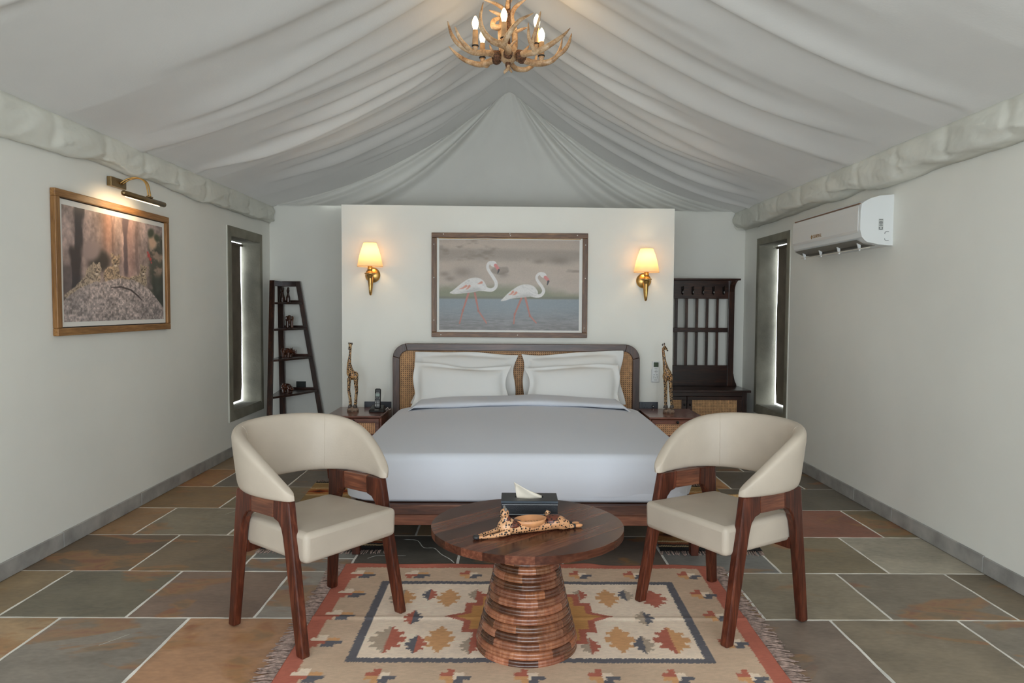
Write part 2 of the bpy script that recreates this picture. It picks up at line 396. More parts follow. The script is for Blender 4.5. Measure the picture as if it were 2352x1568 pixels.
# ================================================================== THE SETTING
XL, XR, YB, YF, YP = -2.48, 2.457, 7.5, -1.6, 6.12
def slab_material():
    m, nt, p, out = new_mat('riven_slate')
    tc = N(nt, 'ShaderNodeTexCoord'); oi = N(nt, 'ShaderNodeObjectInfo')
    mu = N(nt, 'ShaderNodeMath', operation='MULTIPLY'); mu.inputs[1].default_value = 61.7; nt.links.new(oi.outputs['Random'], mu.inputs[0])
    cx = N(nt, 'ShaderNodeCombineXYZ')
    for i in range(3): nt.links.new(mu.outputs[0], cx.inputs[i])
    ad = N(nt, 'ShaderNodeVectorMath', operation='ADD'); nt.links.new(tc.outputs['Object'], ad.inputs[0]); nt.links.new(cx.outputs[0], ad.inputs[1])
    def nz(scale, det, dist=0.0, sq=(1,1,1)):
        mp = N(nt, 'ShaderNodeMapping'); mp.inputs['Scale'].default_value = sq; nt.links.new(ad.outputs[0], mp.inputs[0])
        n = N(nt, 'ShaderNodeTexNoise', Scale=scale, Detail=det, Distortion=dist); nt.links.new(mp.outputs[0], n.inputs['Vector']); return n
    big = nz(3.5, 4, 0.5); fine = nz(60, 4, 0.2, (0.5,1,1)); mid = nz(14, 5, 0.4, (0.6,1,1)); pat = nz(2.6, 5, 1.2, (0.7,1.2,1))
    v = N(nt, 'ShaderNodeMix', data_type='FLOAT'); v.inputs[0].default_value = 0.4; nt.links.new(big.outputs['Fac'], v.inputs[2]); nt.links.new(mid.outputs['Fac'], v.inputs[3])
    v2 = N(nt, 'ShaderNodeMix', data_type='FLOAT'); v2.inputs[0].default_value = 0.28; nt.links.new(v.outputs[0], v2.inputs[2]); nt.links.new(fine.outputs['Fac'], v2.inputs[3])
    mr = N(nt, 'ShaderNodeMapRange'); mr.inputs['From Min'].default_value = 0.3; mr.inputs['From Max'].default_value = 0.7
    mr.inputs['To Min'].default_value = 0.62; mr.inputs['To Max'].default_value = 1.38; nt.links.new(v2.outputs[0], mr.inputs['Value'])
    hv = N(nt, 'ShaderNodeHueSaturation'); nt.links.new(oi.outputs['Color'], hv.inputs['Color']); nt.links.new(mr.outputs[0], hv.inputs['Value'])
    # iron stains: a rusty or ochre patch with its own outline, more of it on some slabs
    ad2 = N(nt, 'ShaderNodeMath', operation='MULTIPLY_ADD'); ad2.inputs[1].default_value = 0.14; nt.links.new(oi.outputs['Random'], ad2.inputs[0]); nt.links.new(pat.outputs['Fac'], ad2.inputs[2])
    th = N(nt, 'ShaderNodeMapRange'); th.inputs['From Min'].default_value = 0.645; th.inputs['From Max'].default_value = 0.69; th.inputs['To Max'].default_value = 0.62
    nt.links.new(ad2.outputs[0], th.inputs['Value'])
    rc = ramp(nt, [(0.35, (150,88,58)), (0.5, (170,122,74)), (0.65, (128,104,76))]); nt.links.new(mid.outputs['Fac'], rc.inputs[0])
    mx = N(nt, 'ShaderNodeMix', data_type='RGBA'); nt.links.new(th.outputs[0], mx.inputs[0]); nt.links.new(hv.outputs[0], mx.inputs[6]); nt.links.new(rc.outputs[0], mx.inputs[7])
    nt.links.new(mx.outputs[2], p.inputs['Base Color'])
    rr = N(nt, 'ShaderNodeMapRange'); rr.inputs['To Min'].default_value = 0.36; rr.inputs['To Max'].default_value = 0.6; nt.links.new(mid.outputs['Fac'], rr.inputs['Value'])
    nt.links.new(rr.outputs[0], p.inputs['Roughness'])
    b = N(nt, 'ShaderNodeBump', Strength=0.25, Distance=0.006); nt.links.new(v2.outputs[0], b.inputs['Height']); nt.links.new(b.outputs[0], p.inputs['Normal'])
    return m
M_slab = slab_material()
M_scratch = plain('grout_smear', (212,212,206), 0.9)

floor = struct(MB().box(XL-0.3, XR+0.3, YF-0.4, YB+0.3, -0.2, -0.0015).build('floor', M_grout))
ROWS = [-1.49, -0.92, -0.35, 0.22, 0.79, 1.36, 1.93, 2.495, 3.06, 3.61, 4.19, 4.76, 5.33, 5.90, 6.47, 7.04, 7.5]
SLAB_COL = {  # (row index counted from y=2.495, column counted from the left wall)
 (7,0):(146,128,100),(7,1):(116,114,108),(7,2):(150,120,94),(7,3):(130,110,92),(7,5):(112,106,98),(7,6):(108,100,92),(7,7):(116,110,96),(7,8):(118,115,106),
 (8,0):(122,110,86),(8,1):(100,98,86),(8,2):(112,98,88),(8,3):(128,126,120),(8,4):(118,114,106),(8,6):(122,104,78),(8,7):(122,118,104),(8,8):(112,108,98),(8,9):(104,98,84),
 (9,0):(92,82,68),(9,1):(104,94,78),(9,2):(118,118,112),(9,3):(84,84,80),(9,4):(80,80,76),(9,5):(92,86,80),(9,6):(108,112,112),(9,7):(114,108,90),(9,8):(142,142,130),
 (10,0):(128,106,78),(10,1):(116,112,98),(10,2):(112,104,80),(10,8):(122,84,70),(10,9):(112,104,82),(10,7):(104,98,84),
 (11,0):(118,100,72),(11,1):(108,100,80),(11,2):(104,98,84),(11,7):(98,94,84),(11,8):(92,90,82),
 (12,0):(136,104,68),(12,1):(96,92,84),(12,2):(104,98,88),(12,7):(160,126,86),(12,8):(96,92,84),(12,9):(94,90,82)}
def slab(x0, x1, y0, y1, col, rng):
    g = 0.0062
    x0 += g; x1 -= g; y0 += g; y1 -= g
    # slightly uneven sawn edges, arris eased
    def edge(a, b, n=7):
        return [(a[0]+(b[0]-a[0])*k/n + (rng.uniform(-1,1)*0.0022 if 0 < k else 0), a[1]+(b[1]-a[1])*k/n + (rng.uniform(-1,1)*0.0022 if 0 < k else 0)) for k in range(n)]
    c = [(x0,y0),(x1,y0),(x1,y1),(x0,y1)]
    poly = sum([edge(c[i], c[(i+1)%4]) for i in range(4)], [])
    cx, cy = (x0+x1)/2, (y0+y1)/2
    mb = MB(); dz = rng.uniform(-0.0006, 0.0006)
    mb.prism([(x-cx, y-cy) for x, y in poly], lambda u,v,w: (u, v, w), -0.02, dz)
    o = mb.build('floor_slab', M_slab, floor, bevel=0.0015, seg=1, loc=(cx, cy, 0))
    o.color = (*lin((min(255,col[0]*1.20), col[1]*1.14, col[2]*1.11)), 1)
_rng = random.Random(3)
for r in range(len(ROWS)-1):
    y0, y1 = ROWS[r], ROWS[r+1]
    off = -1.93 if r % 2 == 1 else -2.21
    xs = [x for x in [off + 0.556*k for k in range(-1, 10)] if XL+0.08 < x < XR-0.08]
    xs = [XL] + xs + [XR]
    for c in range(len(xs)-1):
        col = SLAB_COL.get((r, c))
        if col is None:
            col = _rng.choice([(112,108,98),(104,98,86),(118,112,100),(98,96,90),(126,112,90),(108,104,94)])
        if (r, c) == (9, 2):
            slab(xs[c], xs[c+1], y0, 3.80, (112,112,108), _rng); slab(xs[c], xs[c+1], 3.80, y1, (102,106,104), _rng)
        else: slab(xs[c], xs[c+1], y0, y1, col, _rng)
# grout smears left on two dark slabs
def smear(pts, w):
    P = spline([(x, y, 0.0012) for x, y in pts], 24); mb = MB()
    mb.tube(P, [w*(0.5+0.5*abs(math.sin(k*1.7)))*(0.4 if k in (0,23) else 1) for k in range(24)], 5, flat=0.25)
    mb.build('grout_smear', M_scratch, floor)
smear([(-0.60,4.12),(-0.52,4.10),(-0.47,3.98),(-0.41,3.97),(-0.36,3.87),(-0.31,3.80),(-0.28,3.74)], 0.004)
smear([(-0.75,3.80),(-0.71,3.84),(-0.62,3.845),(-0.55,3.845)], 0.003)
smear([(-0.31,3.92),(-0.28,3.89),(-0.25,3.90)], 0.003)
smear([(-1.62,2.80),(-1.55,2.90)], 0.0015)
smear([(-1.83,4.60),(-1.78,4.72)], 0.0015)

# ---- side walls with a deep window opening each
WL = dict(y0=6.455, y1=7.19, z0=0.39, z1=1.975, Y0=6.37, Y1=7.255, Z0=0.313, Z1=2.062)
WR = dict(y0=6.355, y1=7.06, z0=0.40, z1=1.975, Y0=6.29, Y1=7.12, Z0=0.325, Z1=2.04)
def side_wall(name, x0, x1, w):
    mb = MB(); h = 2.42
    mb.box(x0, x1, YF, w['y0'], -0.02, h); mb.box(x0, x1, w['y1'], YB+0.15, -0.02, h)
    mb.box(x0, x1, w['y0'], w['y1'], -0.02, w['z0']); mb.box(x0, x1, w['y0'], w['y1'], w['z1'], h)
    return struct(mb.build(name, M_wall))
side_wall('wall_left', XL-0.18, XL, WL)
side_wall('wall_right', XR, XR+0.18, WR)
struct(MB().box(XL, XR, YB, YB+0.15, -0.02, 2.46).build('wall_back', M_wall))
# bed partition: its top runs down slightly to the right
mb = MB(); mb.hexa([(-1.418,YP,-0.01),(1.405,YP,-0.01),(1.405,YP+0.16,-0.01),(-1.418,YP+0.16,-0.01)],
                   [(-1.418,YP,2.212),(1.405,YP,2.194),(1.405,YP+0.16,2.194),(-1.418,YP+0.16,2.212)])
struct(mb.build('wall_bed', M_wall, bevel=0.004))
# front of the tent: jambs beside a wide opening, canvas above
mb = MB(); mb.box(XL, -2.15, YF-0.12, YF, 0, 2.4); mb.box(2.15, XR, YF-0.12, YF, 0, 2.4); mb.box(-2.15, 2.15, YF-0.12, YF, 2.28, 2.4)
struct(mb.build('wall_front', M_wall))

M_glass, _nt, _p, _out = new_mat('window_glass'); _nt.nodes.remove(_p)
_tr = N(_nt, 'ShaderNodeBsdfTransparent'); _gl = N(_nt, 'ShaderNodeBsdfGlossy'); _gl.inputs['Roughness'].default_value = 0.02
_mx = N(_nt, 'ShaderNodeMixShader'); _mx.inputs[0].default_value = 0.06
_nt.links.new(_tr.outputs[0], _mx.inputs[1]); _nt.links.new(_gl.outputs[0], _mx.inputs[2]); _nt.links.new(_mx.outputs[0], _out.inputs[0])
M_blind = plain('taupe_linen', (128,118,106), 0.95, nscale=6, namt=0.06, bump=0.2, bscale=120, spec=0.1)
def window(name, xw, sgn, w, blind_label):
    """sgn: +1 when the room lies on the +x side"""
    e = struct_empty(name, (xw, w['y0'], w['z0']))
    P = lambda x, y, z: (sgn*x, y-w['y0'], z-w['z0'])       # x = distance into the room
    def pbox(mb, x0, x1, y0, y1, z0, z1):
        a, b = sorted((sgn*x0, sgn*x1)); mb.box(a, b, y0-w['y0'], y1-w['y0'], z0-w['z0'], z1-w['z0'])
    y0,y1,z0,z1,Y0,Y1,Z0,Z1 = [w[k] for k in ('y0','y1','z0','z1','Y0','Y1','Z0','Z1')]
    mb = MB()
    pbox(mb, -0.001, 0.007, Y0, y0, Z0, Z1); pbox(mb, -0.001, 0.007, y1, Y1, Z0, Z1)
    pbox(mb, -0.001, 0.007, y0, y1, Z0, z0); pbox(mb, -0.001, 0.007, y0, y1, z1, Z1)
    mb.build('surround', M_grey, e, bevel=0.002)
    mb = MB(); t = 0.004
    pbox(mb, -0.179, 0.0, y0, y0+t, z0, z1); pbox(mb, -0.179, 0.0, y1-t, y1, z0, z1); pbox(mb, -0.179, 0.0, y0, y1, z1-t, z1)
    mb.build('reveal', M_grey, e)
    mb = MB(); pbox(mb, -0.179, 0.002, y0, y1, z0, z0+0.012); mb.build('window_sill', M_grey, e)
    mb = MB(); pbox(mb, -0.1850, -0.1815, y0-0.03, y1+0.03, z0-0.03, z1+0.03); mb.build('window_pane', M_glass, e)
    # thin white plaster bead on the room side of the surround
    mb = MB(); pbox(mb, -0.001, 0.004, Y0-0.014, Y0, Z0, Z1); mb.build('plaster_bead', M_wall, e)
    # linen blind hanging outside-plane, stopping short of the far reveal
    b = thing('window_blind', blind_label, 'blind', (xw-sgn*0.1745, (y0+y1)/2, z0))
    H = z1-t-0.004-(z0+0.012); half = (y1-y0)/2
    def fn(u, v):
        zz = 0.03+v*(H-0.03)
        far = half-t-0.032-0.007*math.sin(v*9)-(0.03*(0.10-v)/0.10 if v < 0.10 else 0)
        yy = -half+t+0.004+u*(far+half-t-0.004)
        return (sgn*0.010*(1-u)+0.004*math.sin(u*9+0.7*math.sin(v*3))*(1-u), yy, zz)
    o = MB().grid(30, 40, fn).build('blind_cloth', M_blind, b, smooth=True)
    m = o.modifiers.new('thickness', 'SOLIDIFY'); m.thickness = 0.003
    MB().box(-0.012, 0.012, -half+t+0.003, half-t-0.003, H-0.02, H+0.004).build('headrail', M_blind, b)
    return e
window('window_1', XL, 1, WL, 'taupe linen blind in the window beside the ladder shelf')
window('window_2', XR, -1, WR, 'taupe linen blind in the window beside the hall stand')

# ---- skirting of stone pieces
def skirting(name, x0, x1, ys, z):
    e = struct_empty(name, (x0, ys[0], 0)); r = random.Random(len(name))
    for a, b in zip(ys[:-1], ys[1:]):
        MB().box(0, x1-x0, a+0.002-ys[0], b-0.002-ys[0], 0.001, z+r.uniform(-0.002,0.002)).build('skirting_stone', M_skirt, e, bevel=0.003)
skirting('baseboard_left', XL, XL+0.014, [YF,-0.6,0.35,1.3,2.2,3.05,3.95,4.8,5.72,6.6,7.5], 0.088)
skirting('baseboard_right', XR-0.014, XR, [YF,-0.5,0.4,1.35,2.3,3.28,3.62,4.5,5.0,5.55,6.5,7.5], 0.088)
e = struct_empty('baseboard_back', (XL+0.014, YB-0.014, 0))
for k in range(6): MB().box(k*0.815+0.002, min((k+1)*0.815-0.002, XR-XL-0.03), 0, 0.014, 0.001, 0.088).build('skirting_stone', M_skirt, e, bevel=0.003)

# ---- tent roof: canvas sagging from ridge to eaves, gathered in folds across the room
_fr = random.Random(12)
FOLDS = []
def add_folds(a, b, n, hmin, hmax, wmin, wmax):
    for side in (-1, 1):
        for k in range(n):
            y = a+(b-a)*(k+_fr.uniform(0.15,0.85))/n
            FOLDS.append((side, y, _fr.uniform(hmin,hmax), _fr.uniform(wmin,wmax), _fr.uniform(-0.22,0.10), _fr.uniform(-0.4,0.35), _fr.uniform(1.2,2.9)))
add_folds(-1.5, 3.2, 7, 0.006, 0.018, 0.14, 0.30)
add_folds(2.9, 5.2, 8, 0.018, 0.05, 0.07, 0.2)
add_folds(5.0, 7.2, 11, 0.025, 0.08, 0.03, 0.10)
FA = np.array(FOLDS)
def roof_z(X, Y):
    ax = np.sqrt(X*X+0.0006)
    half = np.where(X < 0, 2.45, 2.36)
    t = np.clip(ax/half, 0, 1.1)
    eave = np.where(X < 0, 2.372, 2.338)
    # sagging profile between ridge (3.57) and eave
    z = 3.575 + (eave-3.575)*(1.63*t-0.63*t*t)
    z = z + 0.085*np.sin(np.pi*np.clip(t,0,1))*sstep(7.45, 6.3, Y)
    d = np.zeros_like(z)
    for s, y, h, w, dr, a, b in FA:
        on = (np.sign(X) == s) | (np.abs(X) < 0.02)
        yc = y + dr*ax*0.5 + 0.02*np.sin(ax*2.3+y*5)
        amp = h*sstep(a, a+0.6, ax)*sstep(b, b-0.9, ax)
        q = (Y-yc)/w
        d += np.where(on, amp*np.exp(-np.where(q > 0, q*1.9, q*0.75)**2), 0)
    z = z - d*sstep(7.47, 7.3, Y)
    # scallops where the canvas is tied along the eaves
    z = z + 0.02*np.abs(np.sin((Y-0.05)*math.pi/0.98))*sstep(0.55, 0.95, t)*sstep(1.0, 0.96, t)
    return z
nx, ny = 150, 430
u = np.linspace(-1, 1, nx); xs = np.where(u < 0, u*2.53, u*2.52); xs = np.sign(xs)*np.abs(xs)
ys = np.concatenate([np.linspace(YF-0.1, 2.5, 110, endpoint=False), np.linspace(2.5, 7.55, ny-110)])
GX, GY = np.meshgrid(xs, ys); GZ = roof_z(GX, GY)
mb = MB(); mb.v = list(zip(GX.ravel().tolist(), GY.ravel().tolist(), GZ.ravel().tolist()))
idx = np.arange(nx*ny).reshape(ny, nx)
mb.f = [tuple(r) for r in np.stack([idx[:-1,:-1], idx[:-1,1:], idx[1:,1:], idx[1:,:-1]], -1).reshape(-1,4).tolist()]
roof = mb.build('ceiling', M_roof, smooth=True); struct(roof)

def gable(name, yg, sgn, nx=140, nz=70):
    GS = [(-0.94,0.02,0.02),(-0.83,0.05,0.05),(-0.62,0.10,0.045),(-0.36,0.03,0.09),(0.22,0.03,0.07),(0.46,0.07,0.05),(0.62,0.09,0.04),(0.77,0.06,0.045),(0.90,0.04,0.035)]
    def hw(z, side):
        e = 2.45 if side < 0 else 2.36; ev = 2.372 if side < 0 else 2.338
        k = min(max((3.575-z)/(3.575-ev), 0), 1)
        return e*(1.63-math.sqrt(max(1.63**2-4*0.63*k, 0)))/(2*0.63)
    def fn(u, v):
        s = 2*u-1; side = -1 if s < 0 else 1
        ev = 2.372 if side < 0 else 2.338
        z = 3.565-(3.565-ev)*(v**0.9); x = s*(hw(z, side))
        d = 0
        for c, h, w in GS: d += h*math.exp(-((s-c)/w)**2)*min(1, v*2.5)*(0.5+0.5*math.cos(min(1,max(0,(v-0.75)/0.35))*math.pi*0.5))
        return (x, yg-sgn*(0.012+d*0.9), z+0.05*(1-v)+0.015)
    o = MB().grid(nx, nz, fn).build(name, M_gable, smooth=True); struct(o)
gable('wall_gable_back', 7.485, 1); gable('wall_gable_front', YF-0.02, -1, 60, 30)

# ---- canvas valances hanging from the eaves
def valance(name, pts, seed, y0=YF, y1=7.48):
    n = len(pts); rs = random.Random(seed)
    ties = [y0+0.15+0.485*k for k in range(22)]
    def fn(u, v):
        y = y0+u*(y1-y0); k = v*(n-1); i = min(int(k), n-2); t = k-i
        x = pts[i][0]*(1-t)+pts[i+1][0]*t; z = pts[i][1]*(1-t)+pts[i+1][1]*t
        w = float(fbm(np.array([y*3.1+v*1.5]), np.array([v*2.2+seed]), seed, 4)[0])-0.5
        w2 = float(fbm(np.array([y*11+v*9]), np.array([v*3+seed]), seed+5, 3)[0])-0.5
        tie = max(math.exp(-((y-c)/0.035)**2) for c in ties)
        mid = math.sin(math.pi*min(max(v,0),1))
        sgn = -1 if x > 0 else 1
        low = sstep(0.35, 0.8, v)
        x = x + sgn*(0.034*w+0.036*w2-0.009*tie)*mid
        z = z + (0.09*w+0.016*math.sin(y*2.3+seed))*float(low)*(1 if v < 0.99 else 0.4)
        return (x, y, z)
    o = MB().grid(520, 18, fn).build(name, M_val, smooth=True); struct(o)
    m = o.modifiers.new('thickness', 'SOLIDIFY'); m.thickness = 0.003
valance('trim_1', [(-2.452,2.385),(-2.428,2.36),(-2.420,2.30),(-2.422,2.235),(-2.432,2.196),(-2.470,2.194)], 3)
valance('trim_2', [(2.37,2.36),(2.338,2.335),(2.330,2.28),(2.335,2.205),(2.36,2.165),(2.452,2.158)], 8)
MB().prism([(2.34,2.335),(2.335,2.20),(2.36,2.165),(2.455,2.16),(2.457,2.34)], lambda u,v,w:(u,w,v), 7.475, 7.482).build('trim_3', M_val)
bpy.data.objects['trim_3']['kind'] = 'structure'

# ================================================================== BED
bed = thing('bed', 'dark wooden king bed with rounded cane headboard against the white partition', 'bed', (0.08, 3.83, 0))
BX = 0.08
def rrect(x0, x1, z0, z1, r, n=8, bottom=False):
    """rounded top corners; square bottom"""
    pts = [(x0, z0)]
    pts += [(x0+r-r*math.cos(a), z1-r+r*math.sin(a)) for a in np.linspace(0, math.pi/2, n)]
    pts += [(x1-r+r*math.sin(a), z1-r+r*math.cos(a)) for a in np.linspace(0, math.pi/2, n)]
    pts += [(x1, z0)]
    return pts
HY = 2.155
hx0, hx1, hz = -1.045, 1.02, 1.046
outer = rrect(hx0, hx1, 0.0, hz, 0.125, 12); inner = rrect(hx0+0.058, hx1-0.058, 0.0, hz-0.06, 0.075, 12)
def strip(name, a, b, mat):
    """frame length between outline index a and b"""
    mb = MB(); k = b-a
    for (yy) in (HY, HY+0.055):
        for i in range(a, b+1): mb.v.append((outer[i][0], yy, outer[i][1])); mb.v.append((inner[i][0], yy, inner[i][1]))
    n = 2*(k+1)
    for i in range(k):
        j = 2*i
        mb.f += [(j, j+1, j+3, j+2), (n+j, n+j+2, n+j+3, n+j+1), (j, j+2, n+j+2, n+j), (j+1, n+j+1, n+j+3, j+3)]
    mb.f += [(0, n, n+1, 1), (2*k, 2*k+1, n+2*k+1, n+2*k)]
    return mb.build(name, mat, bed, bevel=0.004)
strip('headboard_post', 0, 2, W_bedz); strip('headboard_corner', 2, 11, W_bedz); strip('headboard_top_rail', 11, 14, wood('headboard_top_sheesham', (44,29,23), (72,50,40), (112,80,64), 'x', 0.35, 0.5, 0.05, coat=0.1))
strip('headboard_corner', 14, 23, W_bedz); strip('headboard_post', 23, 25, W_bedz)
MB().prism([(p[0]*0.998, min(p[1], hz-0.05)) for p in rrect(hx0+0.05, hx1-0.05, 0.25, hz-0.05, 0.08)], lambda u,v,w: (u, w, v), HY+0.022, HY+0.03).build('cane_panel', C_head, bed)
MB().box(-0.955, 0.965, 0.0, 0.04, 0.228, 0.285).build('foot_rail', W_bedx, bed, bevel=0.005)
MB().box(-0.925, 0.935, 0.012, 0.04, 0.171, 0.228).build('foot_apron', wood('apron_sheesham', (86,48,34), (124,74,52), (158,102,74), 'x', 0.32, 1.0, 0.05, coat=0.2), bed, bevel=0.002)
for s in (-1, 1):
    xa = -0.955 if s < 0 else 0.925
    MB().box(xa, xa+0.04, 0.04, 2.15, 0.171, 0.285).build('side_rail', W_bedx, bed, bevel=0.004)
    for yy in (0.03, 2.06):
        xc = -0.905 if s < 0 else 0.945
        MB().hexa([(xc-0.02,yy,0),(xc+0.02,yy,0),(xc+0.02,yy+0.045,0),(xc-0.02,yy+0.045,0)],
                  [(xc-0.03,yy,0.19),(xc+0.03,yy,0.19),(xc+0.03,yy+0.06,0.19),(xc-0.03,yy+0.06,0.19)]).build('leg', W_chair, bed, bevel=0.003)
for k in range(9): MB().box(-0.915, 0.925, 0.1+k*0.23, 0.21+k*0.23, 0.255, 0.278).build('slat', W_bedx, bed)

# mattress in its white sheet
def ring_pts(x0, x1, y0, y1, r, n):
    out = []; per = []
    cs = [(x1-r,y1-r,0),(x0+r,y1-r,90),(x0+r,y0+r,180),(x1-r,y0+r,270)]
    segs = []
    for i, (cx, cy, a0) in enumerate(cs):
        for k in range(7):
            a = R(a0+90*k/6); per.append((cx+r*math.cos(a), cy+r*math.sin(a)))
    per.append(per[0]); P = np.array(per); d = np.r_[0, np.cumsum(np.hypot(*np.diff(P, axis=0).T))]
    t = np.linspace(0, d[-1], n, endpoint=False)
    return np.stack([np.interp(t, d, P[:,0]), np.interp(t, d, P[:,1])], 1), t
mat_o = thing('mattress', 'thick mattress in a white sheet on the wooden bed base', 'mattress', (0.083, 3.86, 0.286))
rp, _ = ring_pts(-0.915, 0.915, 0.0, 2.10, 0.07, 120)
def mfn(u, v):
    i = int(round(u*120)) % 120; x, y = rp[i]
    prof = [(0.97,0.0),(0.992,0.012),(1.0,0.05),(1.0,0.17),(0.992,0.205),(0.97,0.225),(0.9,0.236),(0.0,0.238)]
    k = v*(len(prof)-1); j = min(int(k), len(prof)-2); t = k-j
    s = prof[j][0]*(1-t)+prof[j+1][0]*t; z = prof[j][1]*(1-t)+prof[j+1][1]*t
    return (x*s, 1.05+(y-1.05)*s, z)
MB().grid(120, 22, mfn, closeu=True).build('sheet', M_white, mat_o, smooth=True)

# duvet: draped over the foot and sides, tucked close
duv = thing('duvet', 'smooth white duvet spread over the bed, folded back below the pillows', 'duvet', (0.083, 3.845, 0.30))
ND = 300
dp, dt = ring_pts(-0.905, 0.905, 0.055, 1.80, 0.07, ND)
_dn = [random.Random(4).uniform(-1,1) for _ in range(ND)]
def dz_top(x, y):
    k = min(max((y-0.2)/1.3, 0), 1); return 0.262 + (0.004+0.052*k)*(1-(x/0.93)**2) + 0.004*math.sin(x*3+y*2)*math.sin(y*3.3)
def dfn(u, v):
    i = int(round(u*ND)) % ND; x, y = dp[i]; cx, cy = 0.0, 0.93
    nx_, ny_ = x-min(max(x,-0.835),0.835), y-min(max(y,0.125),1.73)
    L = math.hypot(nx_, ny_) or 1; nx_, ny_ = nx_/L, ny_/L
    if v < 0.45:
        s = v/0.45; s = 1-(1-s)**1.0
        X, Y = cx+(x-cx)*s, cy+(y-cy)*s
        return (X, Y, dz_top(X, Y)-0.010*s**8)
    if v < 0.60:
        a = (v-0.45)/0.15*math.pi/2; r = 0.05
        return (x+nx_*r*math.sin(a), y+ny_*r*math.sin(a), dz_top(x,y)-0.010-r*(1-math.cos(a)))
    t = (v-0.60)/0.40; zt = dz_top(x,y)-0.06
    side = abs(nx_) > 0.7
    hem = 0.006 + (0.030*sstep(-0.2, 0.9, x) if not side else 0.01)
    fold = (0.010*math.sin(dt[i]*9+math.sin(dt[i]*4)*2)+0.006*math.sin(dt[i]*23+1.3))*(1.0 if side else 0.22)
    corner = 1.0 if abs(nx_) > 0.12 and abs(ny_) > 0.12 else 0.0
    out = 0.05 + 0.010*math.sin(t*math.pi) + fold*t*(1.2+1.2*corner) - 0.010*t*t
    return (x+nx_*out, y+ny_*out, zt+(hem-zt)*t)
o = MB().grid(ND, 54, dfn, closeu=True).build('cover', M_white, duv, smooth=True)
def flap(u, v):
    # the folded-back band near the pillows
    s = 2*u-1; x = s*0.985; a = v*2*math.pi
    drop = 0.13*max(0, abs(s)-0.80)/0.20
    wob = 0.010*math.sin(s*7+1)+0.006*math.sin(s*17)
    yc = 1.66+0.05*s*s+wob; hy = 0.19*(1-0.25*abs(s)**3); hz_ = 0.030*(1-0.4*abs(s)**4)+0.004*math.sin(s*9)
    cz = dz_top(x*0.9, 1.55)+0.018-drop
    ek = 1.0 if abs(s) < 0.90 else math.sqrt(max(0.0, 1-((abs(s)-0.90)/0.10)**2))*0.98+0.02
    hy *= 0.35+0.65*ek; hz_ *= ek
    pw = 0.7
    ca, sa = math.cos(a), math.sin(a)
    return (x*(1-0.03*sa), yc+hy*math.copysign(abs(ca)**pw, ca), cz+hz_*math.copysign(abs(sa)**pw, sa))
mb = MB().grid(70, 28, lambda u, v: flap(u, v))
mb.build('folded_band', M_white, duv, smooth=True)

# pillows
def pillow(w, h, t, seed):
    mb = MB(); rr = random.Random(seed); ph = [rr.uniform(0, 6) for _ in range(6)]
    n, m = 46, 34
    def surf(sg):
        def fn(u, v):
            a, b = 2*u-1, 2*v-1
            fx, fz = 0.87, 0.82
            core = max(0, 1-(abs(a)/fx)**3.2)**0.55*max(0, 1-(abs(b)/fz)**3.0)**0.55
            y = sg*(0.003+t*0.5*core*(1+0.05*math.sin(a*5+ph[0])*math.sin(b*4+ph[1])))
            fl = max(0, max(abs(a)-fx, 0)/(1-fx), max(abs(b)-fz, 0)/(1-fz))
            y += fl*0.014*math.sin(a*6+b*5+ph[2])
            pinch = 1-0.06*(1-abs(b)**2)*abs(a)**4; pz = 1-0.09*(1-a*a*0.9)*abs(b)**3
            x = a*w/2*pinch; z = b*h/2*pz
            sag = 0.016*math.sin(a*2.5+ph[3])*max(0, b)
            x += 0.012*math.sin(b*4+ph[4])*abs(a)**3
            return (x, y, z+sag)
        return fn
    mb.grid(n, m, surf(-1)); k = len(mb.v)
    mb.grid(n, m, surf(1))
    b = []
    for i in range(n-1): b.append((i, i+1)); b.append(((m-1)*n+i+1, (m-1)*n+i))
    for j in range(m-1): b.append(((j+1)*n, j*n)); b.append((j*n+n-1, (j+1)*n+n-1))
    mb.f += [(p, q, q+k, p+k) for p, q in b]
    return mb
def put_pillow(label, cx, y, z, w, h, t, lean, roll, seed):
    o = pillow(w, h, t, seed).build('pillow', M_pillow, None, smooth=True)
    o.location = (cx, y, z); o.rotation_euler = (R(-lean), R(roll), 0)
    m = o.modifiers.new('sub', 'SUBSURF'); m.levels = 1; m.render_levels = 1
    tag(o, label, 'pillow', 'white flanged pillows on the bed')
put_pillow('white flanged pillow leaning on the left of the cane headboard, behind another', -0.355, 5.895, 0.765, 0.86, 0.45, 0.13, 13, 1.5, 1)
put_pillow('white flanged pillow leaning on the right of the cane headboard, behind another', 0.53, 5.895, 0.77, 0.85, 0.45, 0.13, 13, -1.0, 2)
put_pillow('front white pillow of the left pair, nearer the giraffe with the telephone', -0.38, 5.74, 0.715, 0.79, 0.37, 0.15, 17, 0.5, 3)
put_pillow('front white pillow of the right pair, nearer the wall remote', 0.525, 5.74, 0.715, 0.77, 0.37, 0.15, 17, -1.0, 4)

